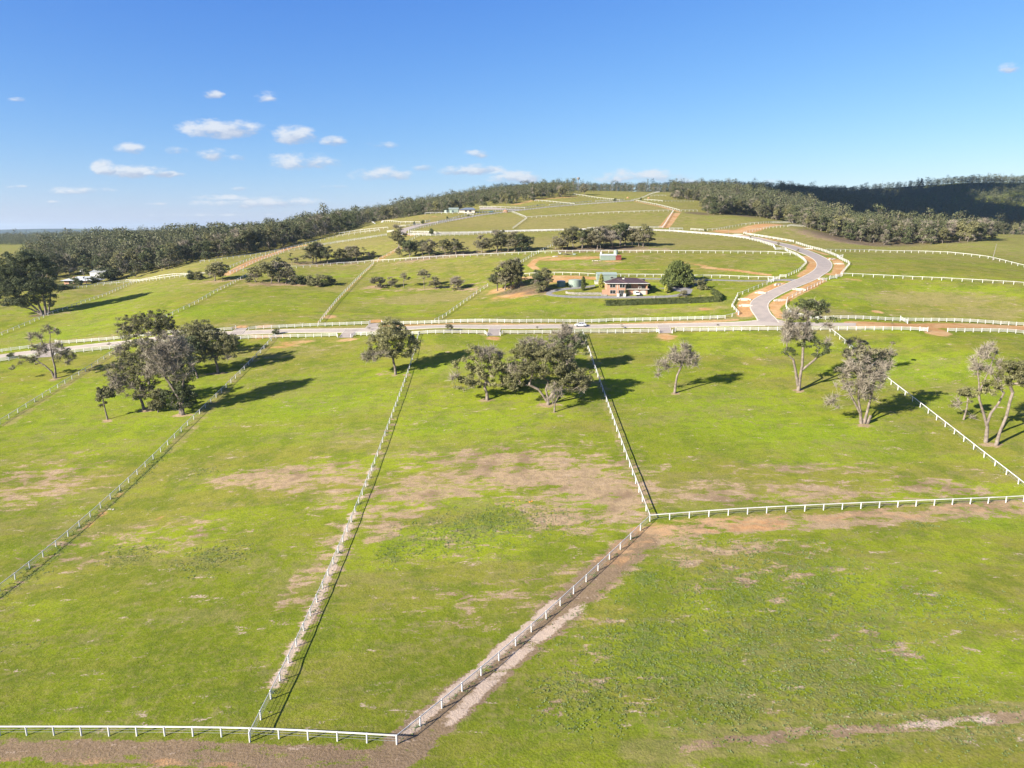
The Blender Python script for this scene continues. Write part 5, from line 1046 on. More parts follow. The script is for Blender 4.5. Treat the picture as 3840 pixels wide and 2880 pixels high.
# ---- woods
def wood_field(rng, pxl, Yf, Yb, step, edge):
    """jittered tree positions in a wood whose front edge lies at survey columns pxl, distance Yf, back Yb (bays)"""
    pxl = np.array(pxl, float); out = []
    Y = min(Yf)*S
    while Y < max(Yb)*S:
        st = step*max(1., (Y/(min(Yf)*S))**.35); u0, u1 = (pxl[0]-1920)/(F*CP), (pxl[-1]-1920)/(F*CP)
        xs = np.arange(u0*Y, u1*Y, st); xs = xs+rng.uniform(-.45, .45, len(xs))*st; ys = Y+rng.uniform(-.45, .45, len(xs))*st
        pc = xs/ys*(F*CP)+1920; yf = np.interp(pc, pxl, np.array(Yf)*S); yb = np.interp(pc, pxl, np.array(Yb)*S)
        k = (ys > yf+rng.uniform(0, 3, len(xs))) & (ys < yb)
        for x, y, f in zip(xs[k], ys[k], (ys-yf)[k]): out.append((x, y, f))
        Y += st*.87
    return out
def low_tree(rng, H, W, nq, size, bare=False):
    C = []; n = 19
    for i in range(n):
        a = rng.uniform(0, 6.28); r = W/2*rng.uniform(.1, .66); z = H*(rng.uniform(.42, .9) if i < 11 else rng.uniform(.05, .4)); C.append((r*math.cos(a), r*math.sin(a), z))
    C[0] = (0, 0, H*.86); C = np.array(C); V, Q = leaf_quads(rng, C, rng.uniform(.17, .26, n)*W, nq//n, size, .62)
    E = [(np.array([0, 0, -.5]), np.array([W*.03, 0, H*.4]))]+[(np.array([W*.03, 0, H*.4]), c) for c in C[:5]]
    A = np.array([a for a, b in E]); B = np.array([b for a, b in E]); ra = np.array([.24]+[.13]*5); rb = np.array([.16]+[.05]*5)
    TV, TQ = frusta(A, B, ra, rb, 4)
    return V, Q, TV, TQ
def in_view_front(P, n):
    P = sorted(P, key=lambda t: (t[2] > 26)*1000+math.hypot(t[0], t[1])); return P[:n], P[n:]

def make_woods():
    rng = np.random.default_rng(77)
    woods = []
    def fy(pts): return [G(*q)[1]/S for q in pts]
    fl = [(-150,1135),(0,1110),(60,1100),(130,1092),(215,1062),(300,1040),(380,1036),(475,1046),(600,1022),(700,998),(755,980),(885,964),(996,947),(1068,936),(1170,906),(1259,882),(1342,858),(1394,834),(1502,818),(1672,797),(1724,786),(1795,777),(1920,768),(1994,753),(2128,738)]
    X = [q[0] for q in fl]; Yf = fy(fl); Yf[5] = 115.5; Yf[4] = 112; Yf[6] = 117
    Yb = [112,112,113,120,150,190,205,240,290,330,340,345,345,345,340,335,330,320,310,300,300,295,290,285,275]
    Yb = [max(a+4, b) for a, b in zip(Yf, Yb)]
    woods.append(('left', wood_field(rng, X, Yf, Yb, 8.2, 1), (13, 18), None))
    fr = [(2612,800),(2640,803),(2700,803),(2760,803),(2880,822),(2990,850),(3067,876),(3162,899),(3253,918),(3350,920),(3444,920),(3531,912),(3618,904),(3640,884)]
    Yf = fy(fr); Yb = [190,200,205,210,215,190,172,158,150,143,137,134,131,130]; Yb = [max(a+5, b) for a, b in zip(Yf, Yb)]
    woods.append(('right', wood_field(rng, [q[0] for q in fr], Yf, Yb, 7.6, 1), (11.5, 15.5), None))
    woods.append(('righttop', wood_field(rng, [2500,2560,2620,2700], [183,180,182,190], [215,215,220,225], 8.5, 1), (10, 13), None))
    woods.append(('summit', wood_field(rng, [1850,2050,2130,2300,2480,2560,2800,3000], [262,255,250,243,232,225,225,235], [310,310,305,300,300,310,330,340], 11, 1), (10, 14), None))
    woods.append(('hill', wood_field(rng, [2880,3000,3150,3300,3450,3600,3680,3760,3840,4050], [235,232,215,205,192,182,176,178,182,190], [480,480,475,470,465,465,465,465,465,465], 12, 1), (12, 17), None))
    woods.append(('plain', wood_field(rng, [-300,0,120,250,400,600,750], [330,320,300,290,290,320,350], [345,345,350,380,390,390,380], 13, 1), (12, 20), None))
    woods.append(('plain2', wood_field(rng, [-300,0,250,500,800], [470,460,470,460,450], [560,560,560,570,560], 24, 1), (12, 18), None))
    vars_ = [low_tree(np.random.default_rng(50+i), 15, 11+i % 3, 437, .50) for i in range(7)]
    # individually built front trees
    fm = []
    for i in range(6):
        r = np.random.default_rng(900+i); st, lb = sp_tree(r, 15, 10.5, ['gum', 'tall', 'gum', 'wide', 'tall', 'bare'][i], .04 if i != 5 else .2)
        fm.append(tree_parts(r, st, lb, 1.3, 1.2, 34, 1.7, .04, .2, (M['palebark' if i == 5 else 'bark'], [GF, GL, GF, GD, GF, GG][i])))
    quota = {'left': 150, 'right': 118, 'righttop': 16, 'hill': 10}
    labs = {'left': 'olive-green gum on the front edge of the left hillside forest', 'right': 'grey-green gum on the front edge of the right woodland', 'righttop': 'gum in the small wood left of the right woodland', 'hill': 'gum along the foot of the shaded far hill forest'}
    allV, allQ, tV, tQ = [], [], [], []; nv = nt = 0
    for nm, P, (h0, h1_), _ in woods:
        q = quota.get(nm, 0); front, rest = in_view_front([p for p in P if -120 < p[0]/p[1]*F*CP+1920 < 3960], q)
        zf = hgt(np.array([p[0] for p in front]), np.array([p[1] for p in front])) if front else []
        for (x, y, f), z in zip(front, zf):
            i = rng.choice(6, p=[.28, .2, .2, .14, .14, .04]); hh = rng.uniform(h0, h1_)*(.72 if f < 6 else .92); s = hh/15
            if nm == 'left' and x/y*F*CP+1920 < 220: s *= .8
            if nm == 'left': s *= np.interp(x/y*F*CP+1920, [1400, 1850], [1, .7])
            place_tree('forest_tree', fm[i], (x, y, z-.1), labs[nm], 'tree', 'front trees of the '+{'left': 'left forest', 'right': 'right woodland', 'righttop': 'small summit wood', 'hill': 'far hill forest'}[nm], rng.uniform(0, 6.28), (s*rng.uniform(.85, 1.2), s*rng.uniform(.85, 1.2), s))
        if not rest: continue
        A = np.array(rest); z = hgt(A[:, 0], A[:, 1]); pc = A[:, 0]/A[:, 1]*F*CP+1920
        for (x, y, f), zz, c in zip(rest, z, pc):
            V, Q, TV, TQ = vars_[rng.integers(len(vars_))]; s = rng.uniform(h0, h1_)/15
            if rng.random() < .13: s *= rng.uniform(1.15, 1.45)
            if nm == 'left' and c < 330: s *= .8
            if nm == 'left': s *= np.interp(c, [1400, 1850], [1, .66])
            if nm == 'left' and f < 8: s *= .85
            a = rng.uniform(0, 6.28); ca, sa = math.cos(a)*s, math.sin(a)*s; w = rng.uniform(.85, 1.15)
            R_ = np.array([[ca*w, sa*w, 0], [-sa*w, ca*w, 0], [0, 0, s]]); T = np.array([x, y, zz])
            if y > 900:   # far trees carry fewer, larger leaf sprays
                V = V.reshape(-1, 4, 3)[::2].reshape(-1, 3)
                Q = Q[:len(V)//4]
            allV.append(V@R_+T); allQ.append(Q+nv); nv += len(V)
            if y < 1000: tV.append(TV@R_+T); tQ.append(TQ+nt); nt += len(TV)
    o = empty('forest', (0, 0, 0)); tag(o, kind='stuff', label='mixed gum forest covering the hillsides behind the paddocks', cat='forest')
    link('foliage', mesh_np('foliage', np.concatenate(allV), np.concatenate(allQ), GF), o)['kind'] = 'stuff'
    link('trunks_mass'.replace('trunks_mass', 'trunk'), mesh_np('trunk', np.concatenate(tV), np.concatenate(tQ), M['palebark']), o)['kind'] = 'stuff'
    print('woods', {w[0]: len(w[1]) for w in woods}, nv//4)
# ------------------------------------------------------------------ buildings and things
def hip_roof(x0, x1, y0, y1, z, rise, hx0, hx1, t=.18, ry=None):
    """hipped roof over x0..x1,y0..y1; ridge from hx0 to hx1 at mid depth"""
    mb = MB(); my = (y0+y1)/2 if ry is None else ry
    V = [(x0, y0, z), (x1, y0, z), (x1, y1, z), (x0, y1, z), (hx0, my, z+rise), (hx1, my, z+rise)]
    mb.add(V, [(0, 1, 5, 4), (2, 3, 4, 5), (1, 2, 5), (3, 0, 4), (3, 2, 1, 0)]); return mb
def window(parent, x0, x1, z0, z1, y, mull=1, name='window', frame='white'):
    f = MB(); e = .06
    for a in ((x0, x1, z0-e, z0), (x0, x1, z1, z1+e), (x0-e, x0, z0-e, z1+e), (x1, x1+e, z0-e, z1+e)): f.box(a[0], a[1], y-.10, y+.02, a[2], a[3])
    for k in range(1, mull+1):
        xm = x0+(x1-x0)*k/(mull+1); f.box(xm-.03, xm+.03, y-.09, y-.05, z0, z1)
    w = f.build(name, M[frame], parent); g = MB().box(x0, x1, y-.045, y-.02, z0, z1); g.build('pane', M['glass'], w); return w
def make_house():
    p = G(2276, 1107.5); m = mpp(p); o = empty('brick_house', p, math.radians(-1.0))
    tag(o, 'two-storey orange brick house with brown tiled hip roof and double garage', 'house')
    D = 9.0; w = MB()
    w.box(0, 7.5, 0, D, -1.5, 2.55); w.box(0, 7.5, 0.02, D, 2.55, 4.92)            # left wing, two storeys
    w.box(7.5, 16.6, .9, D, -1.5, 2.38)                                             # garage level
    w.box(7.5, 16.6, 3.0, D, 2.6, 4.92)                                             # set-back upper floor
    w.box(16.1, 16.6, .75, 3.0, 2.6, 3.6); w.box(16.25, 16.55, .8, 1.1, 3.6, 4.9)
    w.box(-2.0, 0, .5, .75, -1, 2.3); w.box(4.25, 4.6, -1.2, -.85, -1, 1.1); w.box(6.9, 7.25, -1.2, -.85, -1, 1.1)
    w.build('wall', M['brick'], o)
    MB().box(7.5, 17.2, .2, 3.0, 2.39, 2.62).build('balcony', M['concrete'], o)
    rf = hip_roof(-.6, 17.2, -.15, D+.6, 4.95, 1.9, 4.4, 12.6).build('roof', M['tile'], o)
    wing = MB(); wing.add([(-.6, -.7, 4.98), (8.2, -.7, 4.98), (8.2, 3.0, 4.98), (-.6, 3.0, 4.98), (3.9, 2.8, 6.55), (3.9, 4.6, 6.86)], [(0, 1, 4), (1, 2, 5, 4), (3, 0, 4, 5), (3, 2, 1, 0)])
    wing.build('front_hip', M['tile'], rf)
    fa = MB(); fa.box(-.65, 8.25, -.76, -.70, 4.78, 4.99); fa.box(8.25, 17.25, -.22, -.16, 4.76, 4.97); fa.box(17.2, 17.26, -.2, D+.6, 4.76, 4.97); fa.box(-.66, -.6, -.7, D+.6, 4.76, 4.99)
    fa.build('fascia', M['white'], rf)
    cap = MB()
    for a, b in (((-.6, -.7, 5.0), (3.9, 2.8, 6.6)), ((8.2, -.7, 5.0), (3.9, 2.8, 6.6)), ((4.4, 4.7, 6.88), (12.6, 4.7, 6.88)), ((17.2, -.15, 4.98), (12.6, 4.7, 6.88)), ((-.6, -.1, 4.98), (4.4, 4.7, 6.88))): cap.bar(a, b, .22, .1)
    cap.build('ridge_cap', mat('ridge_cap_tile', (.14, .085, .075), .8, .2, 4), rf)
    MB().box(6.6, 7.4, 3.4, 3.9, 5.9, 6.75).build('skylight', M['white'], rf); MB().lathe([(.09, 6), (.09, 7.5)], 6, (7.8, 5.2, 0)).build('flue', M['wire'], rf)
    MB().box(14.6, 16.4, D-2.4, D-.6, 4.9, 6.15).build('solar_heater', M['glass'], rf)
    window(o, 1.14, 3.25, 3.25, 4.7, 0); window(o, 5.08, 7.2, 3.2, 4.7, 0, 1); window(o, 1.26, 3.37, .75, 2.1, 0, 1)
    window(o, 4.72, 6.8, .12, 2.1, 0, 2, 'glass_door'); window(o, 8.3, 10.2, 2.75, 4.75, 3.0, 1, 'glass_door'); window(o, 13.1, 15.2, 4.05, 4.72, 3.0, 1)
    for x in (10.8, 13.7):
        pts = [(x, 0), (x+2.3, 0), (x+2.3, 1.65)]+[(x+1.15+1.15*math.cos(a), 1.65+.32*math.sin(a)) for a in np.linspace(.2, 2.94, 7)]+[(x, 1.65)]
        MB().prism([(a, b-.05) for a, b in pts], .8, .9).build('garage_door', M['door'], o)
    MB().lathe([(.06, -.5), (.06, 4.9)], 6, (4.2, -.08, 0)).build('downpipe', M['white'], o)
    MB().box(-2.4, 0, -.4, .5, -1, .35).build('porch_step', M['stone'], o)
    def at(x, y, z): return o.matrix_basis@Vector((x, y, z)) if False else Vector((p[0]+x*math.cos(o.rotation_euler.z)-y*math.sin(o.rotation_euler.z), p[1]+y*math.cos(o.rotation_euler.z)+x*math.sin(o.rotation_euler.z), p[2]+z))
    t = empty('garden_table', at(13.6, 1.7, 2.62)); tag(t, 'white table on the brick house balcony', 'table')
    MB().box(-.6, .6, -.4, .4, .7, .76).build('table_top', M['white'], t)
    for i, j in ((-1, -1), (1, -1), (1, 1), (-1, 1)): MB().box(i*.5-.04, i*.5+.04, j*.32-.04, j*.32+.04, 0, .7).build('leg', M['white'], t)
    b = empty('barbecue', at(14.9, 1.8, 2.62)); tag(b, 'dark covered barbecue on the brick house balcony', 'barbecue')
    MB().prism([(-.7, .1), (.7, .1), (.62, .9), (.3, 1.15), (-.3, 1.15), (-.62, .9)], -.35, .35).build('cover', M['rubber'], b)
    for x, nm in ((4.42, 'left'), (7.05, 'right')):
        q = empty('planter', at(x, -1.3, -.15)); tag(q, 'pale planter %s of the brick house front door' % nm, 'planter'); MB().box(-.45, .45, -.35, .35, -.4, .85).box(-.55, .55, -.42, .42, .85, 1.0).build('pot', M['white'], q)

def shed(label, base, w, d, h, rise, rz=0, wall='shed', roof='shedroof', ribs=True, door=None, name='farm_shed', cat='shed', gable_x=True):
    p = G(*base); o = empty(name, p, rz); tag(o, label, cat)
    b = MB()
    if gable_x:
        b.prism([(0, -1.2), (d, -1.2), (d, h), (d/2, h+rise), (0, h)], 0, w, Matrix(((0, 1, 0, 0), (1, 0, 0, 0), (0, 0, 1, 0), (0, 0, 0, 1))))
    else: b.prism([(0, -1.2), (w, -1.2), (w, h), (w/2, h+rise), (0, h)], 0, d)
    if ribs:
        n = int(w/.45)
        for k in range(n+1): b.box(w*k/n-.035, w*k/n+.035, -.035, -.002, -1, h-.02)
    b.build('wall', M[wall], o)
    r = MB(); e = .25
    if gable_x:
        for s, y0, z0, y1, z1 in ((1, -e, h-rise*e/(d/2)+.03, d/2, h+rise+.03), (-1, d+e, h-rise*e/(d/2)+.03, d/2, h+rise+.03)):
            r.add([(-e, y0, z0), (w+e, y0, z0), (w+e, y1, z1), (-e, y1, z1), (-e, y0, z0+.1), (w+e, y0, z0+.1), (w+e, y1, z1+.1), (-e, y1, z1+.1)], [(0, 1, 2, 3), (4, 5, 6, 7), (0, 1, 5, 4), (1, 2, 6, 5), (3, 0, 4, 7), (2, 3, 7, 6)])
    else:
        for x0, z0, x1, z1 in ((-e, h-rise*e/(w/2)+.03, w/2, h+rise+.03), (w+e, h-rise*e/(w/2)+.03, w/2, h+rise+.03)):
            r.add([(x0, -e, z0), (x1, -e, z1), (x1, d+e, z1), (x0, d+e, z0), (x0, -e, z0+.1), (x1, -e, z1+.1), (x1, d+e, z1+.1), (x0, d+e, z0+.1)], [(0, 1, 2, 3), (4, 5, 6, 7), (0, 1, 5, 4), (1, 2, 6, 5), (3, 0, 4, 7), (2, 3, 7, 6)])
    r.build('roof', M[roof], o)
    if door:
        x0, x1, z0, z1 = door; window(o, x0, x1, z0, z1, -.03, 1)
    return o, p
def tank(label, base, r, h, m, lid=None, cone=.25, group=None):
    p = G(*base); p[1] += r; p[2] = h1(p[0], p[1]); o = empty('water_tank', p); tag(o, label, 'water tank', group)
    prof = []
    n = 6
    for k in range(n): prof += [(r, -1 if k == 0 else h*k/n), (r+.03, h*(k+.5)/n), (r, h*(k+1)/n)]
    MB().lathe(prof, 28).build('shell', M[m], o); MB().lathe([(r+.08, h), (r+.08, h+.06), (r*.5, h+.06+cone*.6), (.15, h+.06+cone)], 28).build('lid', M[lid or m], o)
    return o
def car(name, label, loc, rz, paint='carpaint', L_=4.4):
    o = empty(name, loc, rz); tag(o, label, 'car'); f = L_/4.4
    # stations: x, half width, z low, z belt
    st = [(-2.15, .62, .38, .62), (-2.05, .80, .30, .74), (-1.6, .88, .24, .86), (-.8, .90, .22, .96), (.2, .90, .22, .99), (1.2, .90, .22, 1.02), (1.85, .87, .26, 1.02), (2.12, .78, .34, .98), (2.2, .66, .42, .80)]
    b = MB(); V = []
    for x, w, z0, z1 in st: V += [(x*f, -w*.93, z0), (x*f, -w, (z0+z1)/2), (x*f, -w*.9, z1), (x*f, w*.9, z1), (x*f, w, (z0+z1)/2), (x*f, w*.93, z0)]
    Fc = [(6*k+i, 6*k+(i+1) % 6, 6*k+6+(i+1) % 6, 6*k+6+i) for k in range(len(st)-1) for i in range(6)]+[tuple(range(6))[::-1], tuple(len(V)-6+i for i in range(6))]
    b.add(V, Fc).build('body', M[paint], o, smooth=False)
    g = MB(); cab = [(-1.0, .80, .95), (-.25, .70, 1.38), (1.15, .68, 1.42), (1.95, .74, 1.0)]
    V = []
    for x, w, z in cab: V += [(x*f, -w, z), (x*f, w, z)]
    V += [(-1.0*f, -.82, .92), (-1.0*f, .82, .92), (1.95*f, -.82, .92), (1.95*f, .82, .92)]
    g.add(V, [(0, 1, 3, 2), (2, 3, 5, 4), (4, 5, 7, 6), (8, 0, 2, 4, 6, 10), (9, 11, 7, 5, 3, 1)]).build('window', M['glass'], o)
    r = MB(); r.box(-.3*f, 1.2*f, -.70, .70, 1.385, 1.45)
    for s in (-1, 1):
        for a, c in (((-1.0, .82, .95), (-.28, .71, 1.41)), ((.35, .83, .95), (.32, .71, 1.41)), ((1.95, .78, 1.0), (1.18, .70, 1.43)), ((1.3, .82, .97), (1.15, .70, 1.41))):
            r.bar((a[0]*f, a[1]*s, a[2]), (c[0]*f, c[1]*s, c[2]), .07, .07)
    r.build('roof', M[paint], o)
    for x in (-1.38, 1.35):
        for s in (-1, 1):
            w = MB().lathe([(.2, -.11), (.33, -.11), (.345, -.05), (.345, .05), (.33, .11), (.2, .11)], 18)
            w.v = [(v[0], v[2], v[1]) for v in w.v]; wo = w.build('wheel', M['rubber'], o, (x*f, s*.82, .345))
            h = MB().lathe([(.05, -.12), (.2, -.115), (.2, .115), (.05, .12)], 10); h.v = [(v[0], v[2], v[1]) for v in h.v]; h.build('rim', M['wire'], wo)
    for s in (-1, 1):
        MB().box(2.02*f, 2.19*f, s*.62-.12, s*.62+.12, .74, .92).build('tail_light', M['lamp'], o)
        MB().box(-2.14*f, -1.98*f, s*.58-.16, s*.58+.16, .56, .72).build('headlight', M['glass'], o)
    return o
def pole(label, base, top, name='power_pole', arm=True, r=.14):
    p = G(*base); m = mpp(p); t = ((top[0]-base[0])*m, 0, (base[1]-top[1])*m*1.01); o = empty(name, p); tag(o, label, 'power pole')
    MB().tube([(0, 0, -.6), t], [r*1.1, r*.75], 8).build('shaft', M['pole'], o)
    if arm:
        a = Vector(t); MB().bar(a+Vector((-.9, 0, -.5)), a+Vector((.9, 0, -.5)), .12, .12).build('crossarm', M['pole'], o); MB().box(t[0]-1.1, t[0]-.5, -.25, .25, t[2]*.8, t[2]*.8+.6).build('transformer', M['wire'], o)
    return o
def mound(label, base, w, h, m='dirt', name='earth_mound'):
    p = G(*base); rng = np.random.default_rng(int(base[0])); n = 22; V, Fc = [], []
    for k in range(7):
        f = k/6
        for i in range(n):
            a = 2*math.pi*i/n; r = w*(1-f)*(1+.18*math.sin(3*a+w)+rng.normal(0, .05)); V.append((r*math.cos(a), r*.7*math.sin(a), -.4+(h+.4)*(1-(1-f)**1.6)+rng.normal(0, .04)))
    Fc = [(k*n+i, k*n+(i+1) % n, (k+1)*n+(i+1) % n, (k+1)*n+i) for k in range(6) for i in range(n)]
    mb = MB().add(V, Fc); o = mb.build(name, M[m], None, p, True); tag(o, label, 'mound'); return o
def rubble(name, label, base, n, s, m, cat, flat=.3, spread=1.5, long=False):
    p = G(*base); rng = random.Random(int(base[0])); mb = MB()
    for k in range(n):
        x, y = rng.gauss(0, spread), rng.gauss(0, spread*.5)
        if long:
            a = rng.uniform(-.6, .6); L_ = s*rng.uniform(1, 2.4); mb.tube([(x-L_*math.cos(a), y-L_*math.sin(a), .15), (x, y, .35+.2*rng.random()), (x+L_*math.cos(a+.2), y+L_*math.sin(a+.2), .2+rng.random()*.9)], [.16, .14, .05], 6)
        else: mb.box(-s, s, -s*.7, s*.7, 0, s*flat*2, Matrix.Translation((x, y, -.05))@Matrix.Rotation(rng.uniform(0, 3), 4, 'Z')@Matrix.Rotation(rng.uniform(-.25, .25), 4, 'X'))
    o = mb.build(name, M[m], None, p); tag(o, label, cat); return o

def make_things():
    make_house()
    o, p = shed('large pale green steel shed behind the brick house', (2240,1058), 8.3, 6.2, 3.2, .75, door=(5.6, 6.8, 1.6, 2.3))
    q = G(2236,1066); a = empty('storage_lean_to', q); tag(a, 'low whitish block store at the foot of the green shed', 'store'); MB().box(-.6, 1.6, 0, 1.6, -.6, 1.3).build('wall', M['concrete'], a); MB().box(-.8, 1.8, -.2, 1.8, 1.3, 1.42).build('roof', M['whiteroof'], a)
    shed('small green steel shed with white roof on bare earth below the grove', (2253,976), 7.4, 5, 2.3, .5, roof='whiteroof')
    r, _ = shed('red steel container shed beside the small green shed', (2309,975.5), 2.6, 4, 1.9, .35, wall='rust', roof='rust', name='container_shed')
    tank('light green tank behind the small green shed', (2310,953), 1.05, 1.7, 'shedroof')
    tank('small white tank behind the left end of the small green shed', (2255,953), .45, .8, 'white')
    tank('dark green round tank with pale rim near the trees left of the house', (2105,1077), 1.8, 2.1, 'tank', 'whiteroof', .2)
    tank('wide pale green round tank beside the olive conifer', (2158,1078), 2.8, 2.3, 'shed', 'shedroof', .3)
    W_ = [G(*q) for q in ((2122,1099),(2130,1102.5),(2150,1104),(2200,1104.5),(2256,1104.5))]; c = W_[0]; mb = MB(); P = resamp(W_, 1.2)
    for i, (a, b) in enumerate(zip(P[:-1], P[1:])): mb.bar(a-c+np.array([0, 0, .25+.0*i]), b-c+np.array([0, 0, .25]), .35+.05*(i % 2), 1.1+.08*(i % 3))
    tag(mb.build('stone_wall', M['stone'], None, c), 'low grey stone retaining wall under the lawn left of the brick house', 'wall')
    # cars
    g0, g1 = G(2158,1227), G(2196,1226.3); g = (g0+g1)/2; y = g[1]+.7; car('hatchback_car', 'white hatchback driving left along the road', (g[0], y, h1(g[0], y)+.09), math.atan2(g1[1]-g0[1], g1[0]-g0[0])*.5)
    g = G(2392,1111.5); car('parked_car', 'white car parked before the brick house garage', (g[0], g[1]+1.6, h1(g[0], g[1]+1.2)+.07), math.radians(92), L_=4.1)
    g = G(1841,797.5); car('parked_car', 'small dark car parked beside the hilltop farmhouse drive', (g[0], g[1], g[2]+.07), 0, 'tank', 4.4)
    # left farmhouse
    p = G(241,1067); m = mpp(p); o = empty('farmhouse', p, math.radians(-3)); tag(o, 'low farmhouse with broad white sheet roof near the left forest', 'house'); w = 112*m
    MB().box(0, w, 0, 11, -1.2, 2.3).build('wall', M['brick'], o); window(o, 3, 5.2, .2, 2.1, 0); window(o, w*.5, w*.5+3, .6, 2, 0)
    rf = hip_roof(-1.2, w+1.2, -1.6, 12.6, 2.3, 2.1, 5.2, w-5).build('roof', M['whiteroof'], o); MB().box(4.2, 4.9, 2.4, 3, 3, 4.3).build('chimney', M['brick'], rf); MB().lathe([(.35, 3.2), (.35, 4.1), (.1, 4.3)], 10, (w*.6, 2.4, 0)).build('roof_vent', M['rubber'], rf)
    shed('tall white steel shed with grey-blue roof at the forest edge', (339,1046), 56*mpp(G(339,1046)), 9, 3.9, 1.3, rz=-.12, wall='white', roof='wire', ribs=False)
    # hilltop farm
    m = mpp(G(1700,797)); shed('pale green farm shed on the hill beside round tanks', (1683,797.5), 36*m, 7, 2.9, .9)
    tank('left round green tank beside the hill farm shed', (1673,798), 7*m, 1.9, 'shedroof', group=None); tank('right round green tank in front of the hill farm shed', (1694,799), 6.5*m, 1.8, 'shed')
    p = G(1722,798); o = empty('hill_farmhouse', p, math.radians(0)); tag(o, 'cream hilltop farmhouse with blue-grey roof at the forest edge', 'house')
    MB().box(0, 58*m, 0, 9, -1.5, 2.4).build('wall', M['door'], o); hip_roof(-.8, 62*m, -.9, 10, 2.4, 1.7, 22*m, 52*m).build('roof', M['glass'] if False else mat('blue_grey_steel_roof', (.16, .19, .24), .5, .15, 1), o)
    for x in (5, 9, 27*m+3): window(o, x*.9, x*.9+1.6, .7, 1.9, 0)
    c = MB(); c.box(62*m, 88*m, 2, 9, 2.2, 2.4)
    for x in (63, 75, 87): c.box(x*m, x*m+.2, 2, 2.2, -1, 2.2)
    c.build('carport', M['tank'], o)
    mound('pale sand heap by the hilltop farm drive', (1895,796), 2.6, 2.2); mound('small sand heap left of the summit track', (2354,743), 1.6, 1.2); mound('small sand heap right of the summit track', (2432,744), 1.7, 1.3)
    # poles and masts
    pole('leaning power pole beside the white farmhouse', (327,1067), (314,1008)); pole('leaning pale pole by the fence at the right edge', (3721,976), (3729,917), arm=False, r=.16); pole('slim pole at the edge of the orange clearing', (2731,878), (2733,848), arm=False, r=.10)
    pole('short pole under the central grove', (2251,948), (2251,920), arm=False, r=.09)
    p = G(2168,721); m = mpp(p); h = (721-672)*m; o = empty('communications_tower', p); tag(o, 'tall communications tower above the summit trees', 'tower')
    t = MB(); t.tube([(0, 0, -1), (0, 0, h)], [.32, .2], 8); t.build('mast', M['pole'], o); MB().lathe([(1.1, h*.93), (1.5, h), (1.5, h+1.2), (1.0, h+1.3)], 10).build('antenna_head', M['pole'], o)
    for px, top, r, lab in ((3230, 676, .35, 'thin distant mast on the right skyline'),):
        x = (px-1920)/(F*CP)*1620; y = 1620; z = h1(x, y); rr = ray(px, top); o = empty('radio_mast', (x, y, z)); tag(o, lab, 'mast'); MB().tube([(0, 0, 0), (0, 0, rr[2]/rr[1]*y-z)], [r, .15], 6).build('mast', M['wire'], o)
    x = (3367-1920)/(F*CP)*1640; y = 1640; z = h1(x, y); rr = ray(3367, 669); h = rr[2]/rr[1]*y-z; rng = np.random.default_rng(3)
    n = 60; zz = np.linspace(.3, 1, n)*h; a = rng.random(n)*6.28; r = (h-zz)*.28+.2; C = np.stack([r*np.cos(a), r*np.sin(a), zz], 1)
    V, Q = leaf_quads(rng, C, np.full(n, 1.1), 14, .8, .5); o = empty('norfolk_pine', (x, y, z)); tag(o, 'pointed pine standing above the right skyline', 'tree'); link('crown', mesh_np('crown', V, Q, GD), o); MB().tube([(0, 0, 0), (0, 0, h)], [.5, .05], 6).build('trunk', M['bark'], o)
    # small things
    for px, py, s, lab in ((3660, 885, 1, 'left black cow grazing in the bright green field at right'), (3677, 890, -1, 'right black cow grazing in the bright green field at right')):
        p = G(px, py); bm = MB(); o = empty('cow', p, 0 if s > 0 else 2.6); tag(o, lab, 'cow', 'black cattle in the right field')
        prof = [(-1.15, .10, 1.15), (-1.05, .30, 1.12), (-.6, .42, 1.0), (0, .46, .98), (.6, .42, 1.05), (1.0, .30, 1.15), (1.3, .2, 1.0), (1.65, .16, .62), (1.95, .14, .35), (2.1, .08, .22)]
        V = []
        for x, r, z in prof: V += [(x, r*math.cos(t)*.8, z+r*math.sin(t)*1.15) for t in np.linspace(0, 2*math.pi, 9)[:-1]]
        bm.add(V, [(8*k+i, 8*k+(i+1) % 8, 8*k+8+(i+1) % 8, 8*k+8+i) for k in range(len(prof)-1) for i in range(8)])
        for x, yy in ((-.85, .22), (-.8, -.22), (.75, .2), (.85, -.2)): bm.tube([(x, yy, 1.0), (x+.05, yy, .5), (x, yy, 0)], [.15, .08, .07], 6)
        bm.tube([(-1.12, 0, 1.3), (-1.3, 0, .9), (-1.28, 0, .5)], [.04, .03, .06], 5); bm.build('body', M['cattle'], o, smooth=True)
    rubble('fallen_timber', 'heap of fallen pale branches at the right woodland edge', (3490,909), 9, 2.2, 'palebark', 'logs', long=True, spread=4)
    rubble('scrap_pile', 'scattered scrap heap on bare earth left of the small green shed', (2078,962), 8, .5, 'wire', 'scrap', spread=1.2)
    rubble('timber_stack', 'long pale timber lying on bare earth left of the small green shed', (2120,956), 4, 1.6, 'palebark', 'timber', long=True, spread=1.2)
    p = G(2153,955); o = MB().box(-.7, .7, -.5, .5, -.2, .55).box(-.8, .8, -.6, .6, .55, .65).build('trough', M['shedroof'], None, p); tag(o, 'pale box by the rail fence below the central grove', 'box')
    p = G(2100,951); o = MB().box(-.5, .5, -.4, .4, -.2, .4).box(-.6, .6, -.5, .5, .4, .5).build('trough', M['whiteroof'], None, p); tag(o, 'small pale box further left below the grove rail fence', 'box')
    rubble('rubble_slabs', 'broken pale slabs before the small green shed', (2240,978), 5, .55, 'concrete', 'slabs', spread=1.0)
    rubble('flat_stone', 'pale flat stone beside the wire fence in worn soil', (417,1911), 2, .28, 'concrete', 'stone', spread=.3)
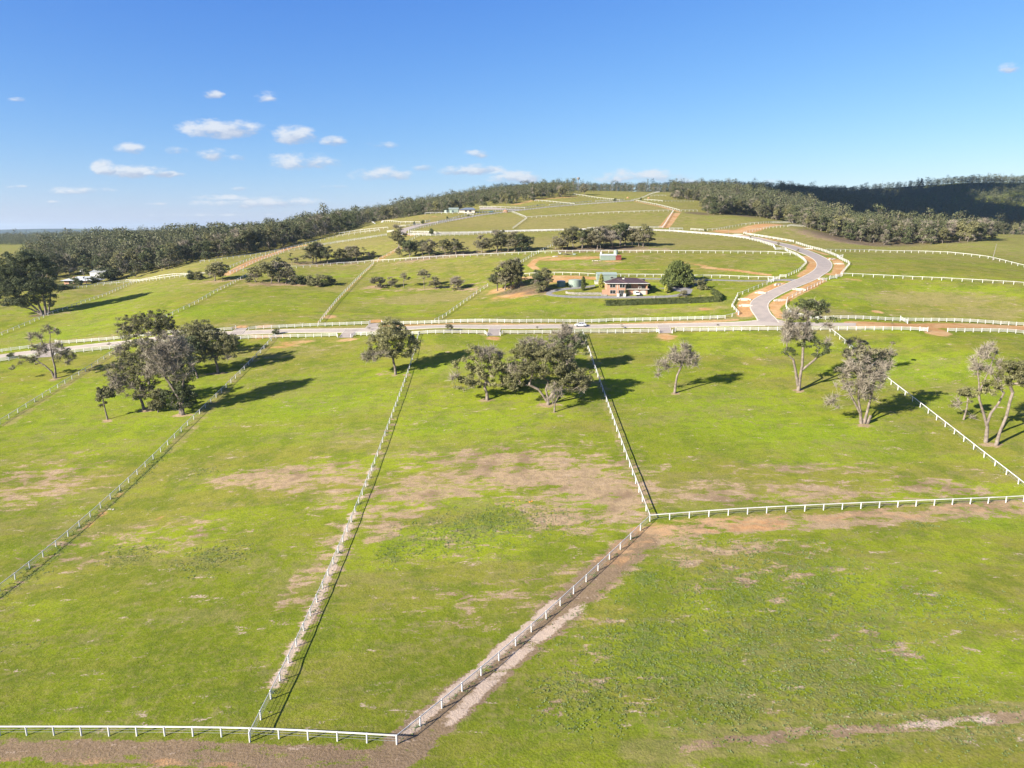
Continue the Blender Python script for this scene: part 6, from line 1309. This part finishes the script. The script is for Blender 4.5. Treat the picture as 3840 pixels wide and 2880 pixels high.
    mo = mat('orange_plastic', (.75, .30, .03), .6, .2, 3); M['orange'] = mo
    rubble('orange_scrap', 'left small orange scrap lying in the worn middle paddock', (1937,1879), 2, .13, 'orange', 'scrap', spread=.3)
    rubble('orange_scrap', 'right larger orange scrap lying in the worn middle paddock', (1996,1881), 4, .16, 'orange', 'scrap', spread=.45)
    p = G(2453,1119); o = MB().lathe([(.08, -.2), (.08, 1.0), (.02, 1.05)], 6).build('marker_post', M['door'], None, p); tag(o, 'short cream marker post on the house drive edge', 'post')
    # weeds along fences and in the right field
    rng = np.random.default_rng(12); C = []
    def weeds(px0, px1, py0, py1, n):
        for _ in range(n):
            g = G(rng.uniform(px0, px1), rng.uniform(py0, py1)); C.append(g)
    V0 = GX[::1, ::1]; wm = masks['weed']
    jj, ii = np.nonzero((wm > .05) & (GY_ > 60) & (GY_ < 190)); pr = np.clip(wm[jj, ii], 0, 1)**1.3; k = rng.choice(len(jj), 3600, replace=False, p=pr/pr.sum())
    P = np.stack([GX[jj[k], ii[k]]+rng.uniform(-.4, .4, len(k)), GY_[jj[k], ii[k]]+rng.uniform(-.4, .4, len(k)), GZ[jj[k], ii[k]]+.06], 1)
    # gather the plants into drifts
    P = np.repeat(P, rng.integers(1, 5, len(P)), 0); P[:, :2] += rng.normal(0, .38, (len(P), 2)); P[:, 2] = hgt(P[:, 0], P[:, 1])+.06
    for a, b, n in (((937,2781),(1570,1257),420),((0,2217),(1030,1264),520),((1488,2793),(2437,1955),160),((0,1590),(433,1318),160),((3818,1816),(3113,1244),200),((2437,1955),(2187,1256),220)):
        A, B = G(*a), G(*b); t = rng.random(n); t = np.clip(t+.02*np.sin(t*60), 0, 1); L_ = A[None]+(B-A)[None]*t[:, None]; L_[:, :2] += rng.normal(0, .32, (n, 2)); L_[:, 2] = hgt(L_[:, 0], L_[:, 1])+.08; P = np.concatenate([P, L_])
    V, Q = leaf_quads(rng, P, rng.uniform(.08, .22, len(P)), 7, .085, .28)
    tag(link('weeds', mesh_np('weeds', V, Q, GW)), 'clumps of broad-leafed weeds in the near paddocks', 'weeds', kind='stuff')
CULV = {(2792,1123): 'above the drain kink left of the road bend', (2796,1146): 'at the bottom of the drain left of the road bend', (2852,1098): 'midway up the left drain towards the house drive', (2918,1067): 'just below the house drive entrance',
        (2925,1126): 'nearest the top of the tall forked tree', (2997,1086): 'midway along the drain right of the road', (3030,933): 'beside the road above the S-bend', (3144,990): 'lower one inside the rightmost bend', (3118,972): 'upper one inside the rightmost bend', (3083,1046): 'at the right-hand double gate drive', (2766,880): 'beside the curving hill road near the orange clearing'}
# ------------------------------------------------------------------ sky, sun, air, camera
SUN_AZ = (0.82, 0.57); SUN_EL = math.radians(25)
def make_sky():
    w = bpy.data.worlds.new('World'); bpy.context.scene.world = w; w.use_nodes = True; nt = w.node_tree; N, L = nt.nodes, nt.links
    bg = N['Background']; bg.inputs['Strength'].default_value = SKY_STR
    sk = N.new('ShaderNodeTexSky'); sk.sky_type = 'NISHITA'; sk.sun_disc = False; sk.sun_elevation = SUN_EL; sk.altitude = 200
    d = Vector((-SUN_AZ[0], -SUN_AZ[1])).normalized()          # towards the sun
    sk.sun_rotation = math.atan2(d.x, d.y); sk.air_density = 1.0; sk.dust_density = .35; sk.ozone_density = 2.6
    tc = N.new('ShaderNodeTexCoord'); sep = N.new('ShaderNodeSeparateXYZ'); L.new(tc.outputs['Generated'], sep.inputs[0])
    def mth(op, a, c=None, clamp=False):
        n = N.new('ShaderNodeMath'); n.operation = op; n.use_clamp = clamp
        for i, x in enumerate((a, c)):
            if x is None: continue
            if isinstance(x, (int, float)): n.inputs[i].default_value = x
            else: L.new(x, n.inputs[i])
        return n.outputs[0]
    ys = mth('MAXIMUM', sep.outputs[1], .02); az = mth('DIVIDE', sep.outputs[0], ys); el = mth('DIVIDE', sep.outputs[2], ys)
    cb = N.new('ShaderNodeCombineXYZ'); L.new(az, cb.inputs[0]); L.new(mth('MULTIPLY', el, 2.2), cb.inputs[1])
    def noise(s, det, r=.55):
        n = N.new('ShaderNodeTexNoise'); n.inputs['Scale'].default_value = s; n.inputs['Detail'].default_value = det; n.inputs['Roughness'].default_value = r
        L.new(cb.outputs[0], n.inputs['Vector']); return n.outputs['Fac']
    n1 = noise(38, 8, .62); n2 = noise(9, 3)
    dens = None; shade = None
    for px, py, hw, hh, st in [(797,356,44,17,.75),(1007,366,50,20,.30),(825,486,160,36,.85),(1102,511,95,34,.85),(1250,532,50,20,.8),(491,561,60,22,.7),(795,580,56,25,.7),(1424,545,66,13,.3),(1128,610,150,32,.62),
                               (1432,657,115,28,.62),(1788,578,45,17,.6),(1588,629,46,13,.6),(1800,638,90,22,.8),(1940,668,110,26,.85),(1693,642,52,16,.6),(385,630,46,30,1.05),(505,646,130,24,1.0),(620,655,72,14,.8),(290,716,135,15,.45),
                               (833,741,120,12,.6),(975,762,250,22,.55),(2410,664,200,28,.62),(3785,257,44,18,.55),(62,374,34,8,.3),(800,807,270,7,.32),(2870,692,110,16,.4),(655,563,46,14,.3),(890,590,42,13,.35),(900,708,40,9,.35),(600,765,70,6,.3),(2725,682,60,12,.4),
                               (60,700,70,6,.3),(200,757,30,5,.3),(1250,700,50,8,.3),(2590,690,90,14,.4)]:
        r = ray(px, py); a0, e0 = r[0]/r[1], r[2]/r[1]; ww, hh_ = hw/F*1.12, hh/F*1.25
        dx = mth('MULTIPLY', mth('SUBTRACT', az, a0), 1/ww); dy = mth('MULTIPLY', mth('SUBTRACT', el, e0), 1/hh_)
        dyb = mth('MULTIPLY', mth('MINIMUM', dy, 0.0), -.7)          # flatter bases
        q = mth('ADD', mth('MULTIPLY', dx, dx), mth('ADD', mth('MULTIPLY', dy, dy), mth('MULTIPLY', dyb, dyb)))
        v = mth('MULTIPLY', mth('MAXIMUM', mth('SUBTRACT', 1.0, q), 0.0), st if st > .58 else st+.1)
        dens = v if dens is None else mth('MAXIMUM', dens, v)
        sv = mth('MULTIPLY', mth('ADD', dy, mth('MULTIPLY', dx, -.25)), mth('GREATER_THAN', v, .001)); shade = sv if shade is None else mth('ADD', shade, sv)
    t = mth('ADD', mth('MULTIPLY', dens, .55), mth('MULTIPLY', mth('SUBTRACT', n1, .5), mth('ADD', .55, mth('MULTIPLY', mth('GREATER_THAN', dens, .001), .75))))
    mr = N.new('ShaderNodeMapRange'); mr.interpolation_type = 'SMOOTHSTEP'; mr.inputs['From Min'].default_value = .04; mr.inputs['From Max'].default_value = .46; L.new(t, mr.inputs['Value'])
    fac = mth('MULTIPLY', mr.outputs[0], .84)
    fac = mth('MULTIPLY', fac, mth('GREATER_THAN', dens, .002)); fac = mth('MULTIPLY', fac, mth('ADD', .55, mth('MINIMUM', mth('MULTIPLY', dens, 1.1), .45)))
    sm = N.new('ShaderNodeMapRange'); sm.interpolation_type = 'SMOOTHSTEP'; sm.inputs['From Min'].default_value = -.55; sm.inputs['From Max'].default_value = .35
    L.new(mth('ADD', shade, mth('MULTIPLY', mth('SUBTRACT', n1, .5), 2.2)), sm.inputs['Value'])
    cc = N.new('ShaderNodeMix'); cc.data_type = 'RGBA'; cc.inputs[6].default_value = (*C_CLOUD[0], 1); cc.inputs[7].default_value = (*C_CLOUD[1], 1); L.new(sm.outputs[0], cc.inputs[0])
    tint = N.new('ShaderNodeMix'); tint.data_type = 'RGBA'; tint.blend_type = 'MULTIPLY'; tint.inputs[0].default_value = 1; tint.inputs[7].default_value = (*SKY_TINT, 1)
    sp = N.new('ShaderNodeSeparateColor'); cm = N.new('ShaderNodeCombineColor'); L.new(sk.outputs[0], sp.inputs[0])
    for i in range(3): L.new(mth('POWER', sp.outputs[i], SKY_POW[i]), cm.inputs[i])
    L.new(cm.outputs[0], tint.inputs[6])
    mx = N.new('ShaderNodeMix'); mx.data_type = 'RGBA'; L.new(fac, mx.inputs[0]); L.new(tint.outputs[2], mx.inputs[6]); L.new(cc.outputs[2], mx.inputs[7]); L.new(mx.outputs[2], bg.inputs['Color'])

def make_light():
    s = bpy.data.lights.new('sun', 'SUN'); s.energy = SUN_STR; s.angle = math.radians(.5); s.color = (1, .93, .82)
    o = bpy.data.objects.new('sun', s); col.objects.link(o)
    d = Vector((SUN_AZ[0], SUN_AZ[1], 0)).normalized()*math.cos(SUN_EL); d.z = -math.sin(SUN_EL)
    o.rotation_euler = d.to_track_quat('-Z', 'Y').to_euler()

def make_haze():
    m = bpy.data.materials.new('haze_air'); m.use_nodes = True; nt = m.node_tree; nt.nodes.clear()
    out = nt.nodes.new('ShaderNodeOutputMaterial'); v = nt.nodes.new('ShaderNodeVolumePrincipled')
    v.inputs['Density'].default_value = HAZE; v.inputs['Color'].default_value = (.70, .88, 1, 1); v.inputs['Anisotropy'].default_value = .3
    nt.links.new(v.outputs[0], out.inputs['Volume'])
    zl = float(GZ.min())-1; zh = 150
    o = MB().box(-15900, 15900, -950, 15900, zl, zh).build('haze', m); tag(o, kind='stuff')

def make_shading_cloud():
    """a real cloud high above the left of the valley; its shadow lies on the far right hill as in the photograph"""
    d = Vector((SUN_AZ[0], SUN_AZ[1])).normalized(); H = 900; run = H/math.tan(SUN_EL); rng = np.random.default_rng(4)
    P = []
    for a in CLOUD_SHADOW:
        for _ in range(a[4]):
            x = a[0]+rng.uniform(-1, 1)*a[2]; y = a[1]+rng.uniform(-1, 1)*a[3]; P.append((x-d.x*run, y-d.y*run, H+20+rng.uniform(-15, 25), rng.uniform(45, 80)))
    V, Q = [], []; n = 0; k = 14
    for x, y, z, r in P:
        for i in range(9):
            th = math.pi*i/8
            for j in range(k):
                ph = 2*math.pi*j/k; w = 1+.12*math.sin(5*ph+3*th); V.append((x+r*w*math.sin(th)*math.cos(ph), y+r*w*math.sin(th)*math.sin(ph), z+r*.5*math.cos(th)))
        for i in range(8):
            for j in range(k): Q.append((n+i*k+j, n+i*k+(j+1) % k, n+(i+1)*k+(j+1) % k, n+(i+1)*k+j))
        n += 9*k
    o = link('cloud', mesh_np('cloud', np.array(V), np.array(Q), mat('cloud_white', (.8, .8, .8), 1, .02, .01), True)); tag(o, kind='stuff')
CLOUD_SHADOW = [(1000, 1560, 720, 540, 150), (560, 1500, 250, 420, 90), (760, 1130, 90, 180, 30), (300, 1270, 380, 140, 70), (640, 910, 230, 150, 70)]

SKY_STR = .12; SUN_STR = 4.8; EXPO = 1.5; HAZE = 6e-5; SKY_TINT = (.178, .335, 1.18); SKY_POW = (1.38, 1.05, .5); C_CLOUD = ((1.45, 1.65, 2.1), (2.5, 2.6, 2.75))

sc = bpy.context.scene
cam = bpy.data.cameras.new('camera'); co = bpy.data.objects.new('camera', cam); col.objects.link(co); sc.camera = co
cam.sensor_width = 36; cam.lens = 36*F/3840; cam.clip_start = 1; cam.clip_end = 60000
co.location = (0, 0, 0); co.rotation_euler = (math.pi/2-PITCH, 0, 0)
sc.view_settings.view_transform = 'Standard'; sc.view_settings.look = 'None'; sc.view_settings.exposure = EXPO; sc.view_settings.gamma = 1
sc.render.resolution_x, sc.render.resolution_y = 1024, 768
sc.cycles.max_bounces = 5; sc.cycles.diffuse_bounces = 2; sc.cycles.glossy_bounces = 2; sc.cycles.transmission_bounces = 2; sc.cycles.volume_bounces = 0; sc.cycles.use_denoising = True
import time; _t = time.time()
def lap(s):
    global _t; print('%-12s %.1f s' % (s, time.time()-_t)); _t = time.time()
make_sky(); make_light(); lap('sky')
make_ground(); lap('ground')
for p_, o_ in make_roads(): tag(o_, 'pale concrete culvert headwall '+CULV[p_], 'culvert', 'concrete culverts in the roadside drains')
lap('roads')
make_fences(); lap('fences')
make_heroes(); lap('heroes')
make_kinds(); make_mids(); make_garden(); lap('trees')
make_woods(); lap('woods')
make_things(); lap('things')
make_shading_cloud(); make_haze(); lap('air')
